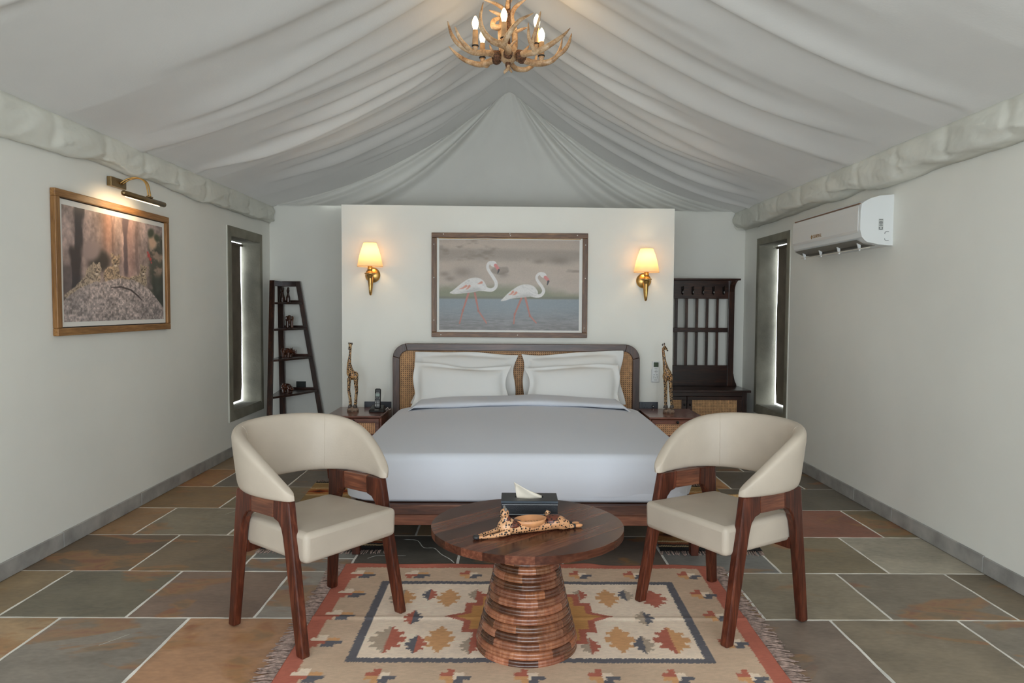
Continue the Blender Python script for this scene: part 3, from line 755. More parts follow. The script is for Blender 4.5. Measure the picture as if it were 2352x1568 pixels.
# ================================================================== NIGHTSTANDS
def nightstand(label, loc):
    t = thing('nightstand', label, 'nightstand', loc, 0, 'cane fronted nightstands')
    w, d, h = 0.22, 0.25, 0.497
    # rounded carcass ring
    o_ = [(-w,0.17)]+[(-w, h-0.04)]+[(-w+0.04-0.04*math.cos(a), h-0.04+0.04*math.sin(a)) for a in np.linspace(0.2, math.pi/2, 6)]
    MB().box(-w, w, -d, d, h-0.018, h).build('top', W_night, t, bevel=0.006, seg=3)
    for s in (-1, 1):
        a, b = sorted((s*w, s*(w-0.018))); MB().box(a, b, -d+0.002, d, 0.15, h-0.018).build('side_panel', W_night, t, bevel=0.003)
    MB().box(-w+0.018, w-0.018, d-0.012, d, 0.15, h-0.018).build('back_panel', W_night, t)
    MB().box(-w+0.018, w-0.018, -d+0.004, d-0.012, 0.15, 0.168).build('bottom_panel', W_night, t)
    for z0, z1 in ((0.322, 0.477), (0.172, 0.317)):
        dr = MB(); x0, x1 = -w+0.020, w-0.020; yf = -d-0.004
        dr.box(x0, x1, yf, yf+0.02, z1-0.034, z1); dr.box(x0, x1, yf, yf+0.02, z0, z0+0.034)
        dr.box(x0, x0+0.030, yf, yf+0.02, z0+0.034, z1-0.034); dr.box(x1-0.030, x1, yf, yf+0.02, z0+0.034, z1-0.034)
        D = dr.build('drawer', W_night, t, bevel=0.002)
        MB().box(x0+0.028, x1-0.028, yf+0.006, yf+0.012, z0+0.032, z1-0.032).build('cane_panel', C_night, D)
        MB().ell((0, yf-0.012, z1-0.017), (0.012,0.010,0.012)).build('knob', M_knob, D, smooth=True)
    for sx in (-1, 1):
        for sy in (-1, 1):
            x, y = sx*(w-0.028), sy*(d-0.028)
            MB().hexa([(x-0.014,y-0.014,0),(x+0.014,y-0.014,0),(x+0.014,y+0.014,0),(x-0.014,y+0.014,0)],
                      [(x-0.022,y-0.022,0.152),(x+0.022,y-0.022,0.152),(x+0.022,y+0.022,0.152),(x-0.022,y+0.022,0.152)]).build('leg', W_chair, t, bevel=0.003)
    return t
ns = nightstand('dark wooden nightstand with cane drawer fronts, carrying the telephone', (-1.208, 5.835, 0))
dup(ns, (1.327, 5.835, 0), 0, 'dark wooden nightstand with cane drawer fronts, below the wall remote')

# ================================================================== ARMCHAIRS
def armchair(label, loc, rot):
    t = thing('armchair', label, 'chair', loc, rot, 'cream leather armchairs by the coffee table')
    front = [(-.256,0),(-.214,0),(-.126,.40),(-.117,.44),(-.104,.475),(-.084,.498),(-.052,.508),(-.052,.588),(-.146,.588)]
    back = [(.250,0),(.210,0),(.166,.40),(.158,.44),(.145,.475),(.125,.498),(.098,.508),(.098,.588),(.206,.588)]
    for s in (-1, 1):
        def side(u, v, w, s=s):
            return (s*(0.258-0.018*v/0.588)+w, u, v)
        for poly in (front, back):
            MB().prism(poly, side, -0.019, 0.019).build('leg', W_chair, t, bevel=0.007, seg=2)
        MB().prism([(-.052,.510),(.098,.510),(.098,.588),(-.052,.588)], side, -0.018, 0.018).build('arm_rail', wood('arm_sheesham', (64,30,20), (108,58,38), (150,92,62), 'y', 0.3, 1.2, 0.2, coat=0.25) if s < 0 else bpy.data.materials['arm_sheesham'], t, bevel=0.003)
    MB().box(-0.23, 0.23, 0.172, 0.197, 0.315, 0.365).build('back_rail', W_chair, t, bevel=0.003)
    # seat cushion, front a little wider, crowned
    def seat(u, v):
        pass
    mb = MB(); nu, nv = 22, 22
    mb.hexa([(-.238,-.230,.348),(.238,-.230,.348),(.222,.20,.345),(-.222,.20,.345)], [(-.240,-.233,.470),(.240,-.233,.470),(.224,.20,.470),(-.224,.20,.470)])
    o = mb.build('seat', M_leather, t, bevel=0.022, seg=4); auto_smooth(o.data, 80)
    # the wrap-round back: plan curve, rising top line, padded section
    plan = [(.240,-.165,.612,.040),(.262,-.085,.685,.050),(.272,.00,.752,.056),(.268,.085,.802,.058),(.238,.170,.832,.060),(.175,.236,.846,.060),(.09,.270,.852,.060),(0,.280,.854,.060)]
    full = plan + [(-p[0],)+p[1:] for p in plan[-2::-1]]
    nU = 90; C = spline(full, nU); nV = 28
    def shell(u, v):
        i = min(int(round(u*(nU-1))), nU-1); x, y, zt, th = C[i]
        a = C[max(0,i-1)]; b = C[min(nU-1,i+1)]; tx, ty = b[0]-a[0], b[1]-a[1]; L = math.hypot(tx, ty); nx_, ny_ = ty/L, -tx/L
        if nx_*x+ny_*(y-0.03) < 0: nx_, ny_ = -nx_, -ny_
        zb = 0.586; end = min(u, 1-u)/0.035
        k = 1.0 if end >= 1 else max(0.02, math.sqrt(1-(1-end)**2))
        h = (zt-zb)/2; cz = (zt+zb)/2; ang = 2*math.pi*v
        ca, sa = math.cos(ang), math.sin(ang)
        pw = 0.32
        off = th/2*k*math.copysign(abs(ca)**0.6, ca); dz = (h-0.004*(1-k))*math.copysign(abs(sa)**pw, sa)
        # the upper edge narrows and leans outwards a little
        lean = 0.030*((cz+dz-zb)/0.27)
        f = off*(1-0.25*max(0, sa)**6)+lean
        return (x+nx_*f, y+ny_*f, cz+dz)
    mb = MB(); vs = [shell(i/(nU-1), j/nV) for i in range(nU) for j in range(nV)]
    fs = [(i*nV+j, i*nV+(j+1)%nV, (i+1)*nV+(j+1)%nV, (i+1)*nV+j) for i in range(nU-1) for j in range(nV)]
    fs += [tuple(range(nV)), tuple(range((nU-1)*nV, nU*nV))]
    mb.add(vs, fs); o = mb.build('backrest', M_leather, t, smooth=True)
    # stitched seam down the middle of the back, inside and along the piping
    for uu in (0.33, 0.67):
        pts = [Vector(shell(uu, v)) for v in np.linspace(0.30, 0.70, 14)]
        MB().tube(pts, 0.0012, 5).build('seam', M_leather, t)
    return t
ch = armchair('cream leather armchair on dark wooden legs, below the leopard picture side', (-0.813, 3.053, 0.004), R(52.8))
ch['label'] = 'cream leather armchair with dark wooden legs beside the left end of the coffee table'
dup(ch, (0.9485, 3.150, 0.004), R(-59.0), 'cream leather armchair with dark wooden legs on the air conditioner side of the table')

# ================================================================== COFFEE TABLE
TX, TY, TZ = 0.080, 2.826, 0.491
tb = thing('coffee_table', 'round wooden coffee table on a ribbed mosaic pedestal', 'coffee table', (TX, TY, 0.005))
Z0 = -0.005
# top glued up from diagonal planks
ang = R(44); Rt = 0.381; nb = 8; cuts = [-Rt, -0.285, -0.205, -0.13, -0.04, 0.055, 0.145, 0.255, Rt]
top = MB()
tones = [0.4, 0.9, 0.2, 1.0, 0.55, 0.15, 0.8, 0.35]
for k in range(nb):
    a, b = cuts[k]+0.00008, cuts[k+1]-0.00008
    def arc(v0, v1, sgn, n=14):
        return [(sgn*math.sqrt(max(Rt*Rt-v*v, 0)), v) for v in np.linspace(v0, v1, n)]
    poly = arc(a, b, 1) + arc(b, a, -1)
    # drop doubled points at the ends
    q = []
    for p_ in poly:
        if not q or math.hypot(p_[0]-q[-1][0], p_[1]-q[-1][1]) > 1e-5: q.append(p_)
    if math.hypot(q[0][0]-q[-1][0], q[0][1]-q[-1][1]) < 1e-5: q.pop()
    MB().prism(q, lambda u,v,w: (u,v,w), TZ-0.030, TZ).build('top_plank', W_top, tb, loc=(0,0,Z0), rot=(0,0,ang)).color = (*[0.34+1.05*tones[k]]*3, 1)
MB().lathe([(0.13,TZ-0.045),(0.15,TZ-0.043),(0.15,TZ-0.029),(0.13,TZ-0.029)], 48, (0,0,Z0)).build('neck_disc', W_chair, tb, smooth=False)
# pedestal: stacked rings of short blocks, each ring with a rounded rib
nr = 15; zs = np.linspace(0.0, TZ-0.045, nr+1)
rad = lambda z: float(np.interp(z, [0,0.012,0.03,0.10,0.19,0.28,0.35,0.45], [0.186,0.197,0.202,0.184,0.160,0.139,0.126,0.118]))
rr = random.Random(21)
for k in range(nr):
    z0, z1 = zs[k], zs[k+1]; h = z1-z0; r0 = rad((z0+z1)/2)
    prof = [(r0-0.003, z0), (r0+0.003, z0+0.08*h), (r0+0.0045, z0+0.25*h), (r0+0.003, z0+0.40*h), (r0+0.0005, z0+0.46*h), (r0+0.0025, z0+0.55*h), (r0+0.001, z0+0.78*h), (r0-0.004, z0+0.93*h), (r0-0.009, z1)]
    nb = rr.choice([11,12,13]); a0 = rr.uniform(0, 6.28)
    ring = bpy.data.objects.new('ring', None); COL.objects.link(ring); ring.parent = tb; ring.empty_display_size = 0.02
    ring.rotation_euler = (0, 0, a0)
    da = 2*math.pi/nb; me = None
    for b in range(nb):
        if me is None:
            mb = MB(); na = 6
            vs = []
            for i in range(na+1):
                a = da*i/na
                for (r_, z_) in prof: vs.append((r_*math.cos(a), r_*math.sin(a), z_+Z0))
                vs.append(((r0-0.04)*math.cos(a), (r0-0.04)*math.sin(a), z1+Z0)); vs.append(((r0-0.04)*math.cos(a), (r0-0.04)*math.sin(a), z0+Z0))
            m_ = len(prof)+2
            fs = [(i*m_+j, i*m_+(j+1)%m_, (i+1)*m_+(j+1)%m_, (i+1)*m_+j) for i in range(na) for j in range(m_)]
            fs += [tuple(range(m_)), tuple(range(na*m_, (na+1)*m_))]
            mb.add(vs, fs); me = mb.mesh('block'); auto_smooth(me, 50); me.materials.append(W_block)
        o = bpy.data.objects.new('block', me); COL.objects.link(o); o.parent = ring; o.rotation_euler = (0, 0, b*da); _t = rr.choice([0.28,0.38,0.5,0.62,0.75,0.85,1.0,1.15,1.25]); o.color = (_t, _t*rr.uniform(0.93,1.02), _t*rr.uniform(0.88,1.04), 1)

# ================================================================== KILIM RUG
RX0, RX1, RY0, RY1 = -0.842, 1.030, 2.435, 3.705
RCX = 0.090; RCY = 3.07
c_red, c_tan, c_cream, c_navy, c_or, c_grey = (192,114,96), (214,185,159), (250,227,204), (112,109,114), (222,168,120), (188,168,148)
PIX = ["..CCC.....", "CCCCCOOOO.", "RRRRRNNNNN", ".RR.NNNN.."]
PCOL = {'C': c_cream, 'O': c_or, 'R': c_red, 'N': c_navy}
ALT = ["..RR......", "RRRRCCC...", "OOOOCNNNN.", "..OONNN..."]
def kilim(u, v):
    x = RX0+u*(RX1-RX0); y = RY0+v*(RY1-RY0)
    jit = (vnoise(x*0+np.round(x/0.006)*1.0, np.round(y/0.004)*1.0, 5)-0.5)*0.005
    xs_ = x+jit; ys_ = y+(vnoise(np.round(x/0.005)*1.0, np.zeros_like(x), 9)-0.5)*0.005
    c = np.tile(np.array(c_tan, float), (len(x),1))
    def put(mask, col): c[mask] = col
    dx = np.minimum(xs_-RX0, RX1-xs_); dy = np.minimum(ys_-RY0, RY1-ys_)
    put((dx < 0.068) | (dy < 0.05), c_red)
    inn = (np.abs(xs_-RCX) < 0.705) & (np.abs(ys_-RCY) < 0.405); put(inn, c_navy)
    put((np.abs(xs_-RCX) < 0.668) & (np.abs(ys_-RCY) < 0.370), c_cream)
    # stepped border motifs
    def motif(cx, cy, w, h, art, flip=False):
        i = np.floor((xs_-(cx-w/2))/(w/10)).astype(int); j = np.floor(((cy+h/2)-ys_)/(h/4)).astype(int)
        ok = (i >= 0) & (i < 10) & (j >= 0) & (j < 4)
        for jj in range(4):
            for ii in range(10):
                ch_ = art[jj][ii]
                if ch_ != '.': put(ok & (i == (9-ii if flip else ii)) & (j == jj), PCOL[ch_])
    for k in range(-3, 4):
        motif(RCX+0.272*k, 3.565, 0.125, 0.105, PIX if k in (-3,-2) else ALT); motif(RCX+0.272*k, 2.565, 0.125, 0.105, PIX if k in (-3,) else ALT)
    for yy in (3.325, 3.085, 2.84):
        motif(RCX-0.818, yy, 0.13, 0.105, PIX); motif(RCX+0.828, yy, 0.13, 0.105, ALT)
    # stepped diamonds of the field
    def dia(cx, cy, w, h, colL, colR):
        ax = np.abs(xs_-cx)/w; ay = np.abs(ys_-cy)/h
        lev = np.floor(ay*5)/5
        wid = np.select([lev < 0.19, lev < 0.39, lev < 0.59, lev < 0.79], [1.0, 0.62, 0.80, 0.36], 0.16)
        mm = (ay < 1) & (ax < wid); put(mm & (xs_ < cx), colL); put(mm & (xs_ >= cx), colR)
    for s in (-1, 1):
        L, Rr = (c_grey, c_red) if s < 0 else (c_red, c_or)
        dia(RCX+s*0.575, 3.27, 0.062, 0.095, L, c_or if s < 0 else c_red); dia(RCX+s*0.575, 2.855, 0.075, 0.115, L if s < 0 else c_red, Rr if s < 0 else c_or)
        dia(RCX+s*0.455, 3.31, 0.035, 0.065, c_navy, c_red if s < 0 else c_grey); dia(RCX+s*0.455, 2.815, 0.042, 0.075, c_navy, c_red if s < 0 else c_grey)
        dia(RCX+s*0.365, 3.275, 0.055, 0.10, c_or, c_or); dia(RCX+s*0.365, 2.86, 0.060, 0.115, c_or, c_or)
        dia(RCX+s*0.24, 3.31, 0.035, 0.06, c_grey, c_red); dia(RCX+s*0.24, 2.80, 0.040, 0.07, c_grey, c_red)
        dia(RCX+s*0.50, 3.06, 0.040, 0.07, c_red if s < 0 else c_grey, c_navy)
    # centre medallion with red outline
    ax = np.abs(xs_-RCX); ay = np.abs(ys_-RCY)
    def med(g):
        return (ax < 0.216+g) & (ay < 0.232+g) | (ax < 0.262+g) & (ay < 0.130+g) | (ay < np.clip((0.345+1.6*g-ax)*0.5, 0, 0.06)) & (ax < 0.345+g)
    put(med(0.018), c_red); put(med(-0.012), (214,158,100))
    n = 1+0.10*(fbm(x*60, y*160, 3, 2)-0.5)+0.10*(fbm(x*5, y*6, 8, 3)-0.5)
    return np.clip(c*n[:,None], 0, 255)
def rug_pos(u, v):
    x = RX0+u*(RX1-RX0)*(1+0.012*v); y = RY0+v*(RY1-RY0)
    wave = 0.012*sstep(0.955, 1.0, v)*(0.5+0.5*np.sin(u*31+np.sin(u*9)*2))*(0.3+0.7*sstep(0.12, 0.3, u))*sstep(0.8,0.6,u)
    y = y+0.010*np.sin(u*23)*sstep(0.93, 1.0, v)
    crease = 0.004*np.exp(-((v-0.49)/0.012)**2)
    return x-TX, y-2.826, 0.0045+wave+crease+0.0008*np.sin(u*40)*np.sin(v*30)
rug = thing('kilim_rug', 'flat-woven kilim rug with red border, stepped motifs and fringed ends', 'rug', (TX, 2.826, 0))
color_grid('woven_field', 380, 260, rug_pos, kilim, A_rug, rug, thick=0.003)
M_fringe = plain('fringe_cotton', (150,128,118), 0.95, nscale=60, namt=0.25)
def fringe(parent, x0, y0, x1, y1, dx, dy, n, rng, length, name='fringe', z=0.004, mat=None):
    mb = MB()
    for k in range(n):
        t = (k+rng.uniform(-0.3,0.3))/n; x, y = x0+(x1-x0)*t, y0+(y1-y0)*t
        L = length*rng.uniform(0.75,1.15); s = rng.uniform(-0.25,0.25)
        px_, py_ = -dy, dx
        pts = [(x, y, z), (x+dx*L*0.35+px_*s*L*0.3, y+dy*L*0.35+py_*s*L*0.3, z+0.003), (x+dx*L*0.7+px_*s*L*0.5, y+dy*L*0.7+py_*s*L*0.5, z), (x+dx*L+px_*s*L*1.1, y+dy*L+py_*s*L*1.1, 0.002)]
        mb.tube(pts, [0.0022,0.0034,0.0034,0.0022], 5)
    o = mb.build(name, mat or M_fringe, parent, smooth=True); o['kind'] = 'stuff'; return o
_fg = random.Random(5)
fringe(rug, RX0-TX, RY0-2.826, RX0-TX, RY1-2.826, -1, -0.12, 165, _fg, 0.075)
fringe(rug, RX1-TX, RY0-2.826, RX1-TX+0.02, RY1-2.826, 1, -0.12, 165, _fg, 0.075)

# ================================================================== BEDSIDE RUNNERS
def runner(name, label, x0, x1, y0, y1, seed, skew=0.0):
    t = thing(name, label, 'rug', ((x0+x1)/2, (y0+y1)/2, 0), 0, 'striped bedside runners')
    w, l = x1-x0, y1-y0
    def colr(u, v):
        x = u*w; y = v*l
        bands = [(0.0,(52,50,50)),(0.045,(206,180,140)),(0.06,(60,58,58)),(0.075,(150,90,64)),(0.10,(206,180,140)),(0.115,(160,112,70)),(0.26,(206,176,130)),(0.275,(150,124,86)),(0.40,(206,176,130)),(0.415,(170,108,66)),(0.58,(206,176,130)),(0.595,(150,124,86)),(0.74,(206,176,130)),(0.755,(178,126,76)),(0.86,(206,180,140)),(0.875,(160,130,88)),(0.965,(206,180,140)),(0.975,(48,46,44))]
        c = np.zeros((len(u),3)); vv = v+0.0008*np.sin(u*300)
        for b, col in bands: c[vv >= b] = col
        # lozenges along the wide bands
        for cy, col in ((0.49,(140,60,40)),(0.19,(120,72,48)),(0.81,(150,70,44))):
            q = np.abs(((x/0.16)%1)-0.5)*2*0.5+np.abs(v-cy)/0.05
            c[q < 0.62] = col; c[q < 0.3] = (70,48,36)
        n = 1+0.25*(fbm(x*90, y*240, seed, 2)-0.5)
        return np.clip(c*n[:,None], 0, 255)
    def pos(u, v):
        x = (u-0.5)*w+skew*(v-0.5); y = (v-0.5)*l
        return x, y, 0.0045+0.002*np.sin(v*17+seed)*np.sin(u*5)+0.0016
    color_grid('woven_field', 90, 200, pos, colr, A_rug, t, thick=0.003)
    fringe(t, -w/2-skew/2, -l/2, w/2-skew/2, -l/2, -0.1, -1, 60, random.Random(seed), 0.06)
    fringe(t, -w/2+skew/2, l/2, w/2+skew/2, l/2, 0.1, 1, 60, random.Random(seed+1), 0.06)
    return t
runner('bedside_runner', 'striped tan runner on the floor by the bed, telephone side', -1.42, -0.72, 3.93, 5.47, 31, -0.10)
rt = runner('bedside_runner', 'striped tan runner with a rolled corner by the bed, wall remote side', 0.93, 1.50, 3.93, 5.40, 47, 0.16)
# rolled-up edge of that runner
def roll(u, v):
    a = v*2*math.pi*1.6; r = 0.016-0.005*v
    return (0.30+0.13*u, 0.36+r*math.cos(a)+0.01*u, 0.020+r*math.sin(a))
o = MB().grid(8, 40, roll).build('rolled_edge', plain('runner_backing', (196,158,108), 0.95, nscale=120, namt=0.2), rt, smooth=True)
m = o.modifiers.new('thickness', 'SOLIDIFY'); m.thickness = 0.003

# ================================================================== ON THE COFFEE TABLE
tz = TZ+0.0005
M_bleather = plain('black_leather', (30,33,38), 0.38, bump=0.2, bscale=300)
M_stitch = plain('white_thread', (220,220,222), 0.8)
tis = thing('tissue_box', 'black leather tissue box with white stitching on the coffee table', 'tissue box', (0.092, 2.995, tz), R(-0.5))
bw, bd, bh = 0.1165, 0.066, 0.062
mb = MB(); nO = 20
# lid with an oval slot
rim = [(bw*0.52*math.cos(a), bd*0.42*math.sin(a)) for a in np.linspace(0, 2*math.pi, nO, endpoint=False)]
def onrect(c, s):
    k = min(bw/abs(c) if abs(c) > 1e-6 else 9, bd/abs(s) if abs(s) > 1e-6 else 9); return (c*k, s*k)
angs = sorted(list(np.linspace(0, 2*math.pi, nO, endpoint=False)))
out_ = [onrect(math.cos(a)*1.0, math.sin(a)) for a in angs]
cor = math.atan2(bd, bw)
vs = [(x,y,bh) for x,y in out_] + [(x,y,bh) for x,y in rim] + [(x,y,bh-0.02) for x,y in rim]
fs = [(i,(i+1)%nO,nO+(i+1)%nO,nO+i) for i in range(nO)] + [(nO+i,nO+(i+1)%nO,2*nO+(i+1)%nO,2*nO+i) for i in range(nO)]
for c4 in [(bw,bd),(-bw,bd),(-bw,-bd),(bw,-bd)]:
    k = len(vs); vs.append((c4[0],c4[1],bh)); a = math.atan2(c4[1],c4[0])%(2*math.pi); i = int(a/(2*math.pi)*nO)
    fs.append((i, k, (i+1)%nO))
mb.add(vs, fs); mb.build('lid', M_bleather, tis)
MB().box(-bw, bw, -bd, bd, 0, bh-0.011).build('body', M_bleather, tis, bevel=0.002)
MB().box(-bw-0.001, bw+0.001, -bd-0.001, bd+0.001, bh-0.011, bh-0.0005).build('lid_edge', M_bleather, tis, bevel=0.002) if False else None
for zz, hh in ((bh-0.005, 0.0045), ):
    mb = MB(); mb.box(-bw-0.0012, bw+0.0012, -bd-0.0012, -bd, zz-hh, zz+hh); mb.box(-bw-0.0012, bw+0.0012, bd, bd+0.0012, zz-hh, zz+hh); mb.box(-bw-0.0012, -bw, -bd, bd, zz-hh, zz+hh); mb.box(bw, bw+0.0012, -bd, bd, zz-hh, zz+hh)
    mb.build('lid_band', plain('lid_sheen', (70,78,86), 0.3), tis)
for zz in (bh-0.0155, 0.0055):
    mb = MB()
    for k in range(66):
        x = -bw+0.003+k*(2*bw-0.006)/65; mb.box(x, x+0.0024, -bd-0.0012, -bd+0.0002, zz-0.0009, zz+0.0009)
    o = mb.build('stitching', M_stitch, tis); o['kind'] = 'stuff'
def tissue(u, v):
    # a folded sheet pulled up into a slanting point
    base = Vector((-0.052+0.105*u, 0.004*math.sin(u*9), bh-0.012)); tip = Vector((-0.068+0.012*u, 0.006*math.sin(u*5), bh+0.062))
    edge = Vector((-0.064+0.116*u, 0.003, bh+0.058*(1-u)**1.05+0.003))
    p = base.lerp(edge, v); p.y += 0.010*math.sin(v*3+u*4)*v
    return p
o = MB().grid(16, 12, tissue).build('tissue', plain('tissue_paper', (226,216,200), 0.95), tis, smooth=True)
m = o.modifiers.new('thickness', 'SOLIDIFY'); m.thickness = 0.0015

M_cheetah = spots('painted_cheetah', (216,164,120), (34,25,21), 98, 0.37, rnd=0.7, base2=(204,148,104))
M_cheetahback = spots('cheetah_back', (104,52,36), (26,16,14), 95, 0.40)
M_bowl = plain('pale_bowl_wood', (214,152,104), 0.35, nscale=20, namt=0.08)
chee = thing('cheetah_figurine', 'carved reclining cheetah with a small wooden bowl in its back', 'figurine', (0.078, 2.715, tz), R(21))
Mx = lambda deg: Matrix.Rotation(R(deg), 3, 'X')
def cheetah(mb):
    mb.ell((-0.085,0,0.032), (0.038,0.030,0.032)); mb.ell((-0.092,0,0.052), (0.018,0.018,0.034))
    mb.ell((-0.096,-0.002,0.084), (0.0175,0.0155,0.018)); mb.ell((-0.108,-0.009,0.078), (0.010,0.009,0.008))
    mb.tube([(-0.085,-0.006,0.026),(-0.02,-0.012,0.022),(0.05,-0.010,0.018),(0.11,-0.006,0.022)], [0.024,0.019,0.017,0.021], 14)
    mb.tube([(-0.085,0.010,0.026),(-0.02,0.022,0.022),(0.05,0.020,0.020),(0.11,0.008,0.022)], [0.020,0.016,0.015,0.019], 14)
    mb.ell((0.115,-0.004,0.028), (0.045,0.032,0.027)); mb.ell((0.138,-0.022,0.022), (0.030,0.014,0.021)); mb.ell((0.138,0.018,0.022), (0.030,0.014,0.021))
    mb.tube([(-0.085,-0.028,0.018),(-0.14,-0.029,0.010),(-0.205,-0.023,0.0075)], [0.013,0.008,0.0065], 12)
    mb.tube([(-0.085,0.026,0.020),(-0.14,0.016,0.011),(-0.205,-0.003,0.0075)], [0.013,0.008,0.0065], 12)
    mb.tube([(0.15,-0.020,0.012),(0.19,-0.018,0.008)], [0.011,0.008], 12); mb.tube([(0.15,0.016,0.012),(0.19,0.014,0.008)], [0.011,0.008], 12)
body = blob('body', cheetah, M_cheetah, chee, 0.0026, 3)
MB().ell((-0.088,0.0,0.050), (0.0185,0.0195,0.030)).ell((-0.066,0.0,0.036), (0.046,0.0315,0.0195)).build('shoulder_patch', M_cheetahback, chee, smooth=True)
MB().ell((0.108,0.0,0.034), (0.044,0.0325,0.0235)).build('haunch_patch', M_cheetahback, chee, smooth=True)
for s in (-1, 1):
    MB().ell((-0.093+0.003*s,0.001+0.016*s,0.100), (0.005,0.006,0.0075)).build('ear', plain('grey_ear', (120,116,110), 0.5) if s < 0 else bpy.data.materials['grey_ear'], chee, smooth=True)
MB().ell((-0.212,-0.020,0.008), (0.014,0.009,0.008)).ell((-0.210,-0.007,0.008), (0.014,0.009,0.008)).build('front_paw', plain('dark_paw', (48,46,46), 0.4), chee, smooth=True)
for yy in (-0.017, 0.013):
    MB().tube([(0.182,yy,0.009),(0.192,yy,0.008)], [0.0095,0.0095], 12).build('hind_ankle', bpy.data.materials['dark_paw'], chee, smooth=True)
    MB().ell((0.208,yy,0.008), (0.019,0.008,0.0075)).build('hind_paw', M_bowl, chee, smooth=True)
MB().tube([(0.095,0.020,0.045),(0.085,0.024,0.058),(0.088,0.018,0.066),(0.098,0.014,0.060)], [0.006,0.0065,0.007,0.006], 10).build('tail', M_cheetah, chee, smooth=True)
for s in (-1, 1): MB().ell((-0.111,-0.004+0.008*s,0.088), (0.0025,0.0025,0.003), 8, 6).build('eye', M_knob, chee, smooth=True)
MB().ell((-0.118,-0.012,0.079), (0.003,0.004,0.0025), 8, 6).build('nose', M_knob, chee, smooth=True)
MB().tube([(-0.116,-0.014,0.090),(-0.117,-0.020,0.082),(-0.112,-0.022,0.076)], 0.0012, 6).build('tear_mark', bpy.data.materials['dark_paw'], chee)
MB().lathe([(0.004,0.016),(0.036,0.020),(0.052,0.036),(0.058,0.052),(0.0545,0.052),(0.048,0.038),(0.034,0.025),(0.001,0.022)], 40, (0.012,0.002,0), sx=1.12, sy=0.80).build('bowl', M_bowl, chee, smooth=True)

# ================================================================== PICTURES
def seg_d(x, y, ax, ay, bx, by):
    dx, dy = bx-ax, by-ay; t = np.clip(((x-ax)*dx+(y-ay)*dy)/(dx*dx+dy*dy+1e-9), 0, 1)
    return np.hypot(x-ax-t*dx, y-ay-t*dy), t
def stroke(c, x, y, pts, rad, col, soft=4):
    if not hasattr(rad, '__len__'): rad = [rad]*len(pts)
    best = np.full(len(x), 1e9)
    for i in range(len(pts)-1):
        d, t = seg_d(x, y, *pts[i], *pts[i+1]); best = np.minimum(best, d-(rad[i]*(1-t)+rad[i+1]*t))
    a = sstep(soft, -soft, best)[:,None]; c[:] = c*(1-a)+np.array(col, float)*a
def oval(c, x, y, cx, cy, rx, ry, deg, col, soft=0.06, shade=None):
    a = R(deg); dx, dy = x-cx, y-cy; p = (dx*math.cos(a)+dy*math.sin(a))/rx; q = (-dx*math.sin(a)+dy*math.cos(a))/ry
    r = np.hypot(p, q); m = sstep(1+soft, 1-soft, r)[:,None]
    c[:] = c*(1-m)+np.array(col, float)*m
